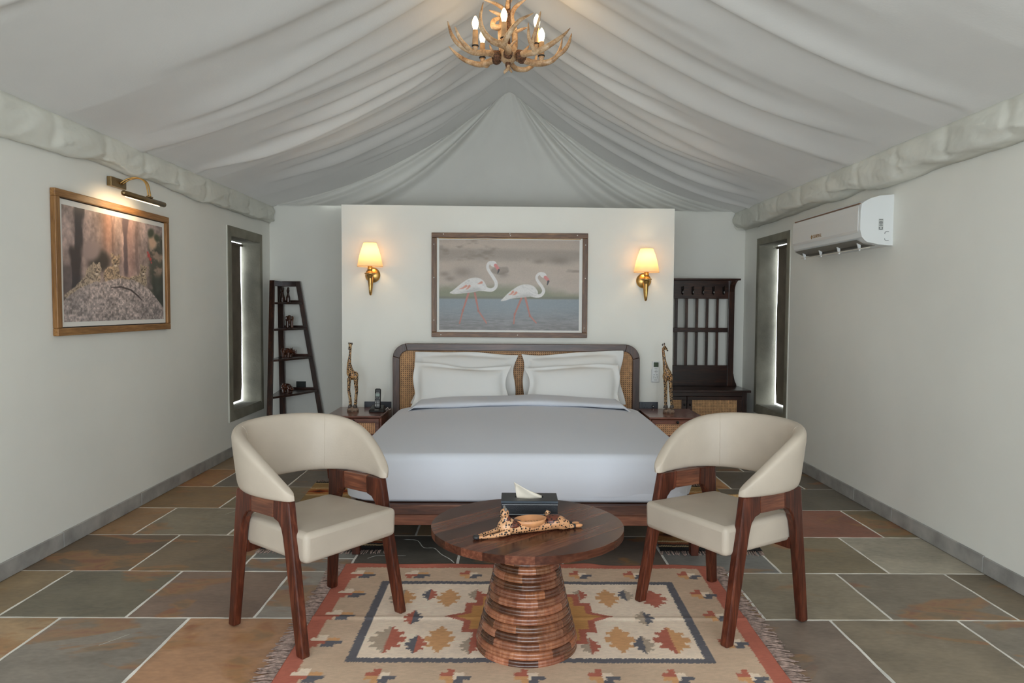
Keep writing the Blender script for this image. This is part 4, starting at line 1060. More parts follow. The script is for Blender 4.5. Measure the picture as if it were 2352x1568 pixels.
def flamingo_art(u, v):
    x = 265+u*1735; y = 215+(1-v)*1125
    n1 = fbm(x/340, y/150, 2, 4); n2 = fbm(x/120, y/70, 6, 3)
    c = np.array((190,174,160), float)*(0.93+0.12*n1)[:,None]
    k = (sstep(330, 400, y+60*n1)*sstep(560, 450, y+60*n1)*0.45)[:,None]; c = c*(1-k)+np.array((128,118,106))*k
    k = (sstep(0.60, 0.72, n1)*0.5*sstep(900,700,y))[:,None]; c = c*(1-k)+np.array((118,106,92))*k
    for (cx, cy, rx, ry) in ((560,620,110,60),(330,640,60,30),(400,700,60,30),(1060,640,60,40),(1750,470,120,50),(1500,480,70,30)):
        k = (np.exp(-((x-cx)/rx)**2-((y-cy)/ry)**2)*0.5)[:,None]; c = c*(1-k)+np.array((112,100,86))*k
    g = sstep(760, 900, y+50*n2-90*sstep(1400,1950,x))*0.8; c = c*(1-g[:,None])+np.array((118,124,92))*g[:,None]
    g = sstep(905, 935, y)*0.6; c = c*(1-g[:,None])+np.array((108,104,90))*g[:,None]
    w = sstep(935, 960, y)[:,None]; deep = sstep(1000, 1330, y)[:,None]
    rip = (fbm(x/70, y/14, 11, 3)-0.5)[:,None]*sstep(980,1300,y)[:,None]*46
    c = c*(1-w)+(np.array((136,146,152))*(1-deep)+np.array((134,130,128))*deep+rip)*w
    W_, P_, D_, L_ = (224,220,216), (206,120,104), (60,54,52), (182,112,96)
    def bird(body, tail, neck, nr, head, beak, tip, legs, wing):
        for lg in legs: stroke(c, x, y, lg, [13,9,8], L_, 3)
        for lg in legs: oval(c, x, y, lg[1][0], lg[1][1], 13, 18, 0, (170,104,88))
        sp_ = spline([(p[0], p[1], p[2]) for p in tail], 30); stroke(c, x, y, [(p[0], p[1]) for p in sp_], [p[2] for p in sp_], W_, 5)
        nk = spline([(p[0], p[1], r_) for p, r_ in zip(neck, nr)], 50); stroke(c, x, y, [(p[0], p[1]) for p in nk], [p[2] for p in nk], (228,224,221), 4)
        oval(c, x, y, *head, (228,224,221))
        # soft underside and feather streaks inside the body outline
        bm_ = np.full(len(x), 1e9)
        for i_ in range(len(sp_)-1):
            d_, t_ = seg_d(x, y, sp_[i_][0], sp_[i_][1], sp_[i_+1][0], sp_[i_+1][1]); bm_ = np.minimum(bm_, d_-(sp_[i_][2]*(1-t_)+sp_[i_+1][2]*t_))
        ins = sstep(2, -10, bm_); sy = np.interp(x, [p[0] for p in sp_][::-1], [p[1] for p in sp_][::-1])
        und = ins*sstep(10, 80, y-sy); c[:] = c*(1-0.16*und[:,None])
        st_ = ins*sstep(0.55, 0.8, fbm((x+y*1.2)/60, (y-x*0.45)/13, 21, 3)); c[:] = c*(1-0.09*st_[:,None])
        stroke(c, x, y, beak, [20,19,15], (214,132,128), 3); stroke(c, x, y, tip, [13,6], D_, 3)
        for wv in wing: stroke(c, x, y, wv, [15,9,3], (212,142,120), 8)
    bird((690,775,165,92,-8), [(800,800,52),(745,770,80),(670,780,88),(590,808,70),(510,842,46),(450,866,26),(408,874,10)], [(790,800),(860,832),(920,836),(965,800),(968,740),(925,665),(876,590),(864,540),(885,500),(930,495)], [46,26,22,20,20,20,18,17,18,20], (935,512,42,36,20),
         [(962,530),(990,570),(1004,590)], [(1004,588),(990,628)], [[(632,870),(560,1095),(518,1258)], [(708,880),(752,1098),(852,1250)]], [[(600,790),(560,815),(520,826)], [(640,790),(622,815),(600,830)], [(790,745),(765,755),(745,762)]])
    bird((1330,848,165,84,-4), [(1440,868,50),(1390,845,72),(1310,848,80),(1230,872,64),(1150,905,42),(1085,945,24),(1040,968,9)], [(1430,880),(1480,908),(1530,898),(1560,850),(1540,795),(1495,735),(1472,690),(1480,652),(1515,628),(1550,632)], [44,24,20,19,18,18,16,16,17,19], (1553,648,42,32,25),
         [(1580,675),(1608,705),(1618,725)], [(1618,725),(1605,768)], [[(1285,940),(1202,1140),(1192,1258)], [(1335,935),(1392,1158),(1470,1245)]], [[(1180,860),(1160,885),(1130,895)], [(1220,870),(1200,890),(1175,898)]])
    c *= (0.97+0.06*fbm(x/9, y/9, 30, 2))[:,None]
    return np.clip(c*0.97, 0, 255)
def leopard_art(u, v):
    x = u; y = 1-v; n = len(u)
    s1 = fbm(x*9, y*2.2, 3, 5); s2 = fbm(x*46, y*30, 7, 3); s3 = fbm(x*22, y*5, 9, 4)
    c = np.array((150,130,124), float)*(0.62+0.62*s1)[:,None]*(0.78+0.44*s2)[:,None]*(0.7+0.6*s3)[:,None]
    k = (np.exp(-((x-0.40)/0.06)**2)*sstep(0.55,0.2,y)*0.55)[:,None]; c = c*(1-k)+np.array((168,112,86))*k
    k = (np.exp(-((x-0.62)/0.08)**2)*0.4)[:,None]; c = c*(1-k)+np.array((158,112,104))*k
    def dark(cx, w, y0, y1, col, a): 
        k = (a*sstep(w, w*0.45, np.abs(x-cx-0.02*(s3-0.5)*3))*sstep(y0-0.06, y0+0.03, y)*sstep(y1+0.06, y1-0.02, y))[:,None]; c[:] = c*(1-k)+np.array(col)*k
    dark(0.135, 0.045, -0.1, 0.38, (46,42,46), 0.95); dark(0.11, 0.06, 0.36, 0.85, (38,34,38), 0.95); dark(0.57, 0.04, -0.1, 0.55, (74,62,66), 0.85)
    dark(0.03, 0.05, 0.52, 0.9, (52,46,48), 0.7); dark(0.70, 0.02, 0.1, 0.6, (96,78,76), 0.6); dark(0.45, 0.012, 0.0, 0.5, (92,74,70), 0.5)
    oval(c, x, y, 0.31, 0.44, 0.10, 0.10, 30, (52,46,42), 0.35); oval(c, x, y, 0.24, 0.36, 0.075, 0.10, 30, (140,122,118), 0.4)
    # foliage at the right
    f1 = fbm(x*14, y*12, 17, 4)
    k = (sstep(0.80, 0.86, x+0.10*(f1-0.5))*sstep(0.08,0.2,y+0.1*f1))[:,None]; gm = sstep(0.46,0.66,f1)[:,None]; gcol = gm*np.array((140,118,102.0))+(1-gm)*np.array((66,64,54.0)); c = c*(1-k)+gcol*k
    oval(c, x, y, 0.88, 0.18, 0.05, 0.07, 0, (184,150,124), 0.4); oval(c, x, y, 0.86, 0.09, 0.035, 0.05, 20, (58,62,46), 0.5); oval(c, x, y, 0.93, 0.13, 0.03, 0.04, -20, (62,66,48), 0.5)
    for rx_, ry_, rr_ in ((0.83,0.33,0.017),(0.85,0.365,0.014),(0.818,0.30,0.010),(0.86,0.40,0.008),(0.97,0.62,0.014)): oval(c, x, y, rx_, ry_, rr_, rr_*1.3, 0, (168,58,56), 0.5)
    k = (sstep(0.84, 0.90, x+0.06*(f1-0.5))*sstep(0.48, 0.58, y))[:,None]; c = c*(1-k)+np.array((44,46,40))*(0.7+0.8*f1)[:,None]*k
    # rock dome
    ry = np.interp(x, [0,0.05,0.14,0.28,0.33,0.42,0.52,0.65,0.72,0.82,0.9,1.0], [0.82,0.77,0.70,0.635,0.645,0.61,0.59,0.60,0.625,0.68,0.76,0.88])+0.012*(s2-0.5)
    rk = sstep(-0.006, 0.006, y-ry)[:,None]; g = fbm(x*70, y*52, 23, 4); g2 = fbm(x*12, y*10, 29, 3)
    rock = np.array((158,144,140))*((0.45+0.95*g)*(0.78+0.44*g2))[:,None]
    # leopards: body, head, ears, then spots
    lm = np.zeros(n)
    cat = np.array(c)
    def spot_fill(shapes, base):
        nonlocal c
        m = np.zeros(n)
        for kind, a in shapes:
            if kind == 'o':
                cx, cy, rx_, ry_, dg = a; al = R(dg); dx, dy = x-cx, y-cy; p = (dx*math.cos(al)+dy*math.sin(al))/rx_; q = (-dx*math.sin(al)+dy*math.cos(al))/ry_
                m = np.maximum(m, sstep(1.08, 0.92, np.hypot(p, q)))
            else:
                d, t = seg_d(x, y*1.0, *a[0], *a[1]); m = np.maximum(m, sstep(0.006, -0.006, d-(a[2]*(1-t)+a[3]*t)))
        sp = sstep(0.58, 0.70, vnoise(x*140, y*96, 41))[:,None]*0.62; col = np.array(base)*(0.75+0.5*s2)[:,None]; col = col*(1-sp)+np.array((66,54,48.0))*sp
        c = c*(1-m[:,None])+col*m[:,None]
    spot_fill([('s',((0.03,0.775),(0.14,0.70),0.022,0.034)),('s',((0.14,0.70),(0.26,0.60),0.04,0.062)),('o',(0.245,0.56,0.055,0.085,20)),('o',(0.285,0.525,0.045,0.05,0)),('o',(0.258,0.475,0.012,0.018,0)),('o',(0.31,0.475,0.012,0.018,0))], (160,142,122))
    spot_fill([('o',(0.41,0.57,0.062,0.085,10)),('o',(0.46,0.545,0.045,0.09,0)),('o',(0.465,0.43,0.042,0.052,0)),('o',(0.432,0.375,0.014,0.02,0)),('o',(0.502,0.378,0.014,0.02,0)),('s',((0.50,0.585),(0.62,0.60),0.02,0.02))], (164,140,114))
    spot_fill([('o',(0.70,0.585,0.085,0.035,0)),('o',(0.755,0.58,0.045,0.085,-12)),('o',(0.765,0.485,0.036,0.042,0)),('o',(0.738,0.447,0.011,0.016,0)),('o',(0.795,0.455,0.011,0.016,0))], (156,138,116))
    for hx, hy in ((0.285,0.53),(0.465,0.435),(0.765,0.49)):
        for s in (-1,1): oval(c, x, y, hx+s*0.016, hy-0.008, 0.006, 0.006, 0, (40,34,26), 0.4)
        oval(c, x, y, hx, hy+0.022, 0.009, 0.008, 0, (52,42,38), 0.4); oval(c, x, y, hx, hy+0.038, 0.016, 0.010, 0, (196,182,166), 0.5)
    c = c*(1-rk)+rock*rk
    for pts in ([(0.42,0.685),(0.52,0.675),(0.62,0.70),(0.70,0.76),(0.74,0.80)],):
        stroke(c, x, y, pts, [0.004,0.008,0.008,0.008,0.004], (58,48,48), 0.004)
    return np.clip(20+c*1.06, 0, 255)
M_mat = plain('white_mount', (236,234,228), 0.7)
# flamingo picture on the partition
fl = thing('framed_picture', 'brown framed photograph of two flamingos wading, above the headboard', 'picture', (0.008, YP, 1.54))
fz = lambda mb: mb
x0, x1, z0, z1, fw_ = -0.660, 0.660, -0.444, 0.438, 0.043
mb = MB(); mb.box(x0, x1, -0.028, -0.001, z0, z0+fw_); o = mb.build('frame_bottom', W_walx, fl, bevel=0.004)
MB().box(x0, x1, -0.028, -0.001, z1-fw_, z1).build('frame_top', W_walx, fl, bevel=0.004)
MB().box(x0, x0+fw_, -0.0275, -0.001, z0+fw_, z1-fw_).build('frame_side', W_walz, fl, bevel=0.004)
MB().box(x1-fw_, x1, -0.0275, -0.001, z0+fw_, z1-fw_).build('frame_side', W_walz, fl, bevel=0.004)
MB().box(x0+fw_-0.002, x1-fw_+0.002, -0.012, -0.002, z0+fw_-0.002, z1-fw_+0.002).build('mount', M_mat, fl)
color_grid('print', 480, 310, lambda u, v: (-0.597+u*1.187, np.full_like(u, -0.0128), -0.383+v*0.763), flamingo_art, A_print, fl)
M_pin = plain('white_pin', (235,232,225), 0.5)
for px_, pz_ in ((-0.64,0.34),(-0.64,0.06),(-0.64,-0.30),(0.64,0.34),(0.64,0.06),(0.635,-0.36),(-0.58,-0.423),(0.07,-0.423),(0.0,0.43),(0.005,0.415),(-0.56,0.425),(0.57,0.42)):
    MB().ell((px_, -0.029, pz_), (0.0045,0.003,0.0045), 8, 6).build('pin', M_pin, fl, smooth=True)
MB().tube([(-0.60,-0.028,0.392),(-0.2,-0.028,0.385),(0.0,-0.028,0.392),(0.3,-0.029,0.389),(0.6,-0.028,0.388)], 0.003, 6).build('loose_beading', plain('gilt_beading', (206,164,104), 0.35), fl, smooth=True)
# leopard picture on the left wall
lp = thing('framed_picture', 'oak framed photograph of three leopards on a rock, under the brass picture light', 'picture', (XL, 4.571, 1.583))
y0, y1, z0, z1, fw_ = -0.652, 0.652, -0.403, 0.400, 0.042
MB().box(0.001, 0.032, y0, y1, z0, z0+fw_).build('frame_bottom', W_oak, lp, bevel=0.004); MB().box(0.001, 0.032, y0, y1, z1-fw_, z1).build('frame_top', W_oak, lp, bevel=0.004)
MB().box(0.001, 0.0315, y0, y0+fw_, z0+fw_, z1-fw_).build('frame_side', W_oakz, lp, bevel=0.004); MB().box(0.001, 0.0315, y1-fw_, y1, z0+fw_, z1-fw_).build('frame_side', W_oakz, lp, bevel=0.004)
MB().box(0.001, 0.012, y0+fw_-0.003, y1-fw_+0.003, z0+fw_-0.003, z1-fw_+0.003).build('backing', M_black, lp)
MB().box(0.004, 0.016, y0+fw_+0.006, y1-fw_-0.006, z0+fw_+0.006, z1-fw_-0.006).build('mount', M_mat, lp)
color_grid('print', 460, 300, lambda u, v: (np.full_like(u, 0.0168), -0.576+u*1.150, -0.328+v*0.650), leopard_art, A_print, lp)
# brass picture light
pl = thing('picture_light', 'antique brass picture light above the leopard photograph', 'wall lamp', (XL, 4.565, 2.115))
MB().box(0.001, 0.03, -0.088, 0.088, -0.028, 0.03).build('wall_plate', M_darkbrass, pl, bevel=0.003)
for s in (-1, 1):
    P = spline([(0.03,0.02+0.014*s,-0.002),(0.075,0.03+0.014*s,0.030),(0.13,0.045+0.014*s,0.040),(0.175,0.055+0.014*s,0.010),(0.19,0.06+0.014*s,-0.075)], 22)
    MB().tube(P, 0.0045, 8).build('arm', M_brass, pl, smooth=True)
MB().box(0.178, 0.202, 0.035, 0.085, -0.082, -0.072).build('clamp', M_darkbrass, pl, bevel=0.003)
MB().lathe([(0.0,-0.26),(0.010,-0.258),(0.0165,-0.25),(0.0165,0.25),(0.010,0.258),(0.0,0.26)], 20, (0.19, 0.0, -0.098), axis='y', caps=False).build('tube_shade', M_darkbrass, pl, smooth=True)
o = MB().box(-0.007, 0.007, -0.205, 0.205, -0.001, 0.001).build('lamp_strip', emis('warm_strip', (255,214,160), 9.0), pl, loc=(0.178, 0, -0.1125), rot=(0, R(38), 0))
ld = bpy.data.lights.new('picture_glow', 'AREA'); ld.shape = 'RECTANGLE'; ld.size = 0.012; ld.size_y = 0.40; ld.energy = 0.9; ld.color = (1, 0.72, 0.42); ld.spread = R(150)
lo = bpy.data.objects.new('picture_glow', ld); COL.objects.link(lo); lo.parent = pl; lo.location = (0.165, 0, -0.117); lo.rotation_euler = (0, R(48), 0)

# ================================================================== SCONCES
M_shade, _nt, _p, _out = new_mat('lampshade_silk'); _nt.nodes.remove(_p)
_d = N(_nt, 'ShaderNodeBsdfDiffuse'); _d.inputs['Color'].default_value = (*lin((240,218,192)), 1); _t = N(_nt, 'ShaderNodeBsdfTranslucent'); _t.inputs['Color'].default_value = (*lin((252,222,180)), 1)
_mx = N(_nt, 'ShaderNodeMixShader'); _mx.inputs[0].default_value = 0.55; _nt.links.new(_d.outputs[0], _mx.inputs[1]); _nt.links.new(_t.outputs[0], _mx.inputs[2]); _nt.links.new(_mx.outputs[0], _out.inputs[0])
M_bulbw = emis('sconce_bulb', (255,200,120), 12)
def sconce(label, loc):
    t = thing('wall_sconce', label, 'wall lamp', loc, 0, 'brass wall sconces on the partition')
    # origin on the wall, at the centre of the wall plate
    MB().lathe([(0.0,0.0),(0.062,0.0),(0.064,0.006),(0.056,0.012),(0.048,0.020),(0.0,0.022)], 36, (0,0,0), axis='y', caps=False).build('wall_plate', M_brass, t, smooth=True)
    yb = -0.125
    P = spline([(0.0,-0.018,-0.02),(0.0,-0.05,-0.075),(0.0,-0.085,-0.15),(0.0,-0.108,-0.163),(0.0,-0.122,-0.145),(0.0,yb,-0.10)], 26)
    MB().tube(P, taper(26, [(0,0.012),(0.4,0.010),(0.7,0.0095),(1,0.012)]), 12).build('arm', M_brass, t, smooth=True)
    MB().lathe([(0.0,-0.135),(0.011,-0.13),(0.014,-0.09),(0.020,-0.03),(0.030,-0.002),(0.046,0.006),(0.046,0.011),(0.026,0.018),(0.018,0.03),(0.022,0.04),(0.021,0.05),(0.016,0.055),(0.0,0.056)], 12, (0,yb,0), caps=False).build('fluted_cup', M_brass, t, smooth=False)
    MB().lathe([(0.019,0.05),(0.019,0.11),(0.0,0.11)], 20, (0,yb,0), caps=False).build('candle_tube', M_brass, t, smooth=True)
    MB().ell((0,yb,0.145), (0.017,0.017,0.032)).build('bulb', M_bulbw, t, smooth=True)
    def sh(u, v):
        a = u*2*math.pi; r = 0.105-0.053*v-0.006*math.sin(v*math.pi)*-1; return (r*math.cos(a), yb+r*math.sin(a), 0.066+0.196*v)
    o = MB().grid(48, 14, sh, closeu=True).build('lampshade', M_shade, t, smooth=True)
    for r_, z_ in ((0.105,0.066),(0.052,0.262)):
        MB().tube([(r_*math.cos(a), yb+r_*math.sin(a), z_) for a in np.linspace(0, 2*math.pi, 49)], 0.0016, 6).build('shade_rim', plain('shade_trim', (226,190,150), 0.8), t, smooth=True)
    ld = bpy.data.lights.new('sconce_light', 'POINT'); ld.energy = 1.9; ld.color = (1.0, 0.69, 0.37); ld.shadow_soft_size = 0.035
    lo = bpy.data.objects.new('sconce_light', ld); COL.objects.link(lo); lo.parent = t; lo.location = (0, yb, 0.17)
    return t
sc = sconce('brass wall sconce with cream shade, nearer the ladder shelf', (-1.152, YP, 1.617))
dup(sc, (1.147, YP, 1.583), 0, 'brass wall sconce with cream shade, nearer the hall stand')

# ================================================================== AIR CONDITIONER
def text_mesh(s, size, ext):
    cu = bpy.data.curves.new('t', 'FONT'); cu.body = s; cu.size = size; cu.extrude = ext; cu.align_x = 'CENTER'; cu.align_y = 'CENTER'; cu.resolution_u = 2
    ob = bpy.data.objects.new('t', cu); COL.objects.link(ob); bpy.context.view_layer.update()
    me = bpy.data.meshes.new_from_object(ob.evaluated_get(bpy.context.evaluated_depsgraph_get())); bpy.data.objects.remove(ob); return me
ac = thing('air_conditioner', 'white split air conditioner mounted high on the right wall', 'air conditioner', (XR, 5.155, 1.92))
prof = [(0.0,0.165),(-0.09,0.158),(-0.15,0.140),(-0.19,0.118),(-0.205,0.105),(-0.212,0.06),(-0.212,-0.06),(-0.200,-0.105),(-0.18,-0.128),(-0.165,-0.138),(-0.10,-0.150),(-0.10,-0.152),(-0.04,-0.158),(0.0,-0.160)]
hl = 0.545
MB().prism(prof, lambda u,v,w: (u,w,v), -hl, hl).build('housing', M_plast, ac, bevel=0.004)
MB().prism([(-0.2125,0.10),(-0.217,0.06),(-0.217,-0.058),(-0.2125,-0.075)], lambda u,v,w: (u,w,v), -hl+0.025, hl-0.004).build('front_panel', plain('panel_plastic', (228,226,222), 0.3), ac)
MB().box(-0.2085, -0.198, -hl+0.03, hl-0.02, 0.1045, 0.113).build('trim_strip', plain('copper_strip', (120,82,56), 0.35), ac, rot=None)
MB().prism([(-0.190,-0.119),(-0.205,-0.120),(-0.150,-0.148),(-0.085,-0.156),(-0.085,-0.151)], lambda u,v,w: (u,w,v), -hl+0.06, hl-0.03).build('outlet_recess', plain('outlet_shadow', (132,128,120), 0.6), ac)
MB().hexa([(-0.165,-hl+0.08,-0.176),(-0.160,hl-0.04,-0.176),(-0.105,hl-0.04,-0.166),(-0.105,-hl+0.08,-0.166)], [(-0.165,-hl+0.08,-0.172),(-0.160,hl-0.04,-0.172),(-0.105,hl-0.04,-0.162),(-0.105,-hl+0.08,-0.162)]).build('louvre', plain('louvre_plastic', (214,206,190), 0.4), ac)
for k in range(4):
    yy = -hl+0.12+k*0.29
    MB().prism([(-0.175,-0.128),(-0.150,-0.140),(-0.150,-0.182),(-0.158,-0.186)], lambda u,v,w: (u,w,v), yy-0.006, yy+0.006).build('louvre_arm', M_plast, ac)
me = text_mesh('GENERAL', 0.034, 0.0008); me.materials.append(plain('gold_print', (150,112,66), 0.4))
o = bpy.data.objects.new('brand_lettering', me); COL.objects.link(o); o.parent = ac; o.location = (-0.2178, 0.085, -0.038); o.rotation_euler = (R(90), 0, R(-90))
MB().tube([(-0.2178, 0.178+0.010*math.cos(a), -0.038+0.011*math.sin(a)) for a in np.linspace(0, 2*math.pi, 19)], 0.0022, 6).tube([(-0.2178,0.178,-0.022),(-0.2178,0.178,-0.054)], 0.0018, 6).build('brand_mark', bpy.data.materials['gold_print'], ac)
st = MB().box(-0.095, -0.065, -hl-0.0012, -hl-0.0002, -0.062, 0.010).build('rating_sticker', plain('sticker_paper', (196,198,194), 0.6), ac)
for zz, w_ in ((0.005,0.012),(-0.008,0.010),(-0.016,0.012),(-0.024,0.009),(-0.032,0.011),(-0.058,0.011)):
    MB().box(-0.080-w_, -0.080+w_, -hl-0.0018, -hl-0.0011, zz-0.0016, zz+0.0016).build('sticker_line', plain('sticker_ink', (70,72,72), 0.6) if 'sticker_ink' not in bpy.data.materials else bpy.data.materials['sticker_ink'], st)
for xx in (-0.090,-0.071): MB().box(xx-0.003, xx+0.003, -hl-0.0018, -hl-0.0011, -0.052, -0.045).build('sticker_symbol', bpy.data.materials['sticker_ink'], st)
M_slot = plain('slot_shadow', (84,88,88), 0.6)
for s, zc in ((1,-0.072),(-1,-0.128)):
    P = [(-0.028,-hl-0.0005,zc+0.0),(-0.045,-hl-0.0005,zc),(-0.052,-hl-0.0005,zc-0.005*s),(-0.054,-hl-0.0005,zc-0.014*s)]
    MB().tube([tuple(p) for p in spline(P, 12)], 0.0014, 6).build('knockout_slot', M_slot, ac)

# ================================================================== SMALL WALL FITTINGS
M_plate = plain('charcoal_plate', (62,66,74), 0.35)
sp = thing('socket_plate', 'charcoal socket plate behind the telephone', 'socket', (-1.112, YP, 0.505))
MB().box(-0.115, 0.115, -0.009, -0.0005, -0.036, 0.036).build('plate', M_plate, sp, bevel=0.002)
for k in range(3): MB().box(-0.095+k*0.07, -0.045+k*0.07, -0.011, -0.008, -0.024, 0.024).build('switch', M_plate, sp, bevel=0.002)
sp2 = thing('socket_plate', 'charcoal socket plate with a three-pin outlet under the remote', 'socket', (1.205, YP, 0.512))
MB().box(-0.08, 0.08, -0.009, -0.0005, -0.038, 0.038).build('plate', M_plate, sp2, bevel=0.002)
MB().box(-0.06, 0.004, -0.0115, -0.008, -0.027, 0.027).build('outlet', M_plate, sp2, bevel=0.002)
for x_, z_ in ((-0.028,0.012),(-0.040,-0.010),(-0.016,-0.010)): MB().lathe([(0.0035,0),(0.0035,0.001)], 10, (x_,-0.0113,z_), axis='y').build('pin_hole', M_black, sp2)
MB().lathe([(0.013,0),(0.013,0.004),(0.009,0.006)], 16, (0.035,-0.008,0.0), axis='y').build('regulator_knob', M_black, sp2)
MB().ell((0.038,-0.0145,0.001), (0.004,0.002,0.004), 8, 6).build('knob_mark', M_pin, sp2)
rm = thing('remote_control', 'white remote control in a holder on the wall, right of the headboard', 'remote', (1.258, YP, 0.811))
MB().box(-0.031, 0.031, -0.022, -0.004, -0.090, 0.091).build('body', M_plast, rm, bevel=0.007, seg=3, rot=(0, R(1.5), 0))
MB().box(-0.035, 0.035, -0.016, -0.0005, -0.094, 0.02).build('holder', M_plast, rm, bevel=0.006)
MB().box(-0.019, 0.023, -0.0235, -0.0215, 0.040, 0.080).build('screen', plain('lcd_green', (68,84,64), 0.25), rm)
M_btn = plain('remote_print', (128,132,130), 0.6)
for (x_, z_, w_, h_) in ((0.001,0.028,0.012,0.0012),(0.001,0.002,0.004,0.004),(0.001,0.014,0.002,0.003),(0.001,-0.010,0.002,0.003),(-0.012,0.002,0.002,0.002),(0.014,0.002,0.002,0.002),(-0.014,-0.026,0.004,0.003),(0.010,-0.026,0.004,0.003),(-0.017,-0.038,0.004,0.002),(0.013,-0.038,0.004,0.002),(-0.017,-0.052,0.004,0.002),(-0.002,-0.052,0.004,0.002),(0.013,-0.052,0.004,0.002),(-0.002,-0.070,0.014,0.0016)):
    MB().box(x_-w_, x_+w_, -0.0236, -0.0218, z_-h_, z_+h_).build('button', M_btn, rm)
sw = thing('socket_plate', 'small black wall plate behind the lowest visible ladder shelf', 'socket', (-2.165, YB, 0.535))
MB().box(-0.05, 0.05, -0.009, -0.0005, -0.032, 0.032).build('plate', plain('black_plate', (38,44,42), 0.4), sw, bevel=0.002)
MB().box(-0.036, 0.036, -0.011, -0.008, -0.020, 0.020).build('switch', bpy.data.materials['black_plate'], sw, bevel=0.002)

# ================================================================== TELEPHONE
ph = thing('telephone', 'black cordless telephone standing in its cradle on the nightstand', 'telephone', (-1.064, 5.83, 0.4975))
def cradle(mb):
    mb.hexa([(-.068,-.05,0),(.068,-.05,0),(.068,.055,0),(-.068,.055,0)], [(-.060,-.035,.022),(.060,-.035,.022),(.052,.05,.050),(-.052,.05,.050)])
o = MB(); cradle(o); o.build('cradle', M_black, ph, bevel=0.012, seg=4)
hs = MB().box(-0.024, 0.024, -0.014, 0.014, 0, 0.165).build('handset', M_black, ph, bevel=0.011, seg=4, loc=(0, 0.002, 0.022), rot=(R(-10), 0, 0))
MB().box(-0.017, 0.017, -0.0155, -0.0135, 0.100, 0.124).build('screen', plain('lcd_grey', (140,156,148), 0.3), hs)
MB().lathe([(0.009,0),(0.009,0.002)], 16, (0,-0.014,0.083), axis='y').build('navigation_key', M_knob, hs)
M_key = plain('key_grey', (178,180,178), 0.5)
for r_ in range(4):
    for c_ in range(3): MB().box(-0.018+c_*0.013, -0.009+c_*0.013, -0.0155, -0.0135, 0.020+r_*0.0125, 0.0275+r_*0.0125).build('key', M_key, hs)
for sx in (-1,1):
    for zz in (0.078, 0.090): MB().box(sx*0.0155-0.003, sx*0.0155+0.003, -0.0155, -0.0135, zz, zz+0.006).build('key', M_key, hs)
MB().box(-0.012, 0.012, -0.0155, -0.0135, 0.1275, 0.131).build('brand_strip', M_key, hs)
MB().box(-0.016, 0.016, -0.046, -0.0435, 0.011, 0.0145).build('cradle_brand_strip', M_key, ph, rot=(R(-8),0,0))
MB().tube(spline([(0.062,0.02,0.012),(0.078,0.03,0.028),(0.086,0.05,0.010),(0.095,0.09,0.008)], 16), 0.0022, 6).build('cord', M_pin, ph, smooth=True)

# ================================================================== GIRAFFES
M_gir = spots('painted_giraffe', (206,168,118), (44,28,20), 62, 0.10, mode='DISTANCE_TO_EDGE', base2=(196,146,92))
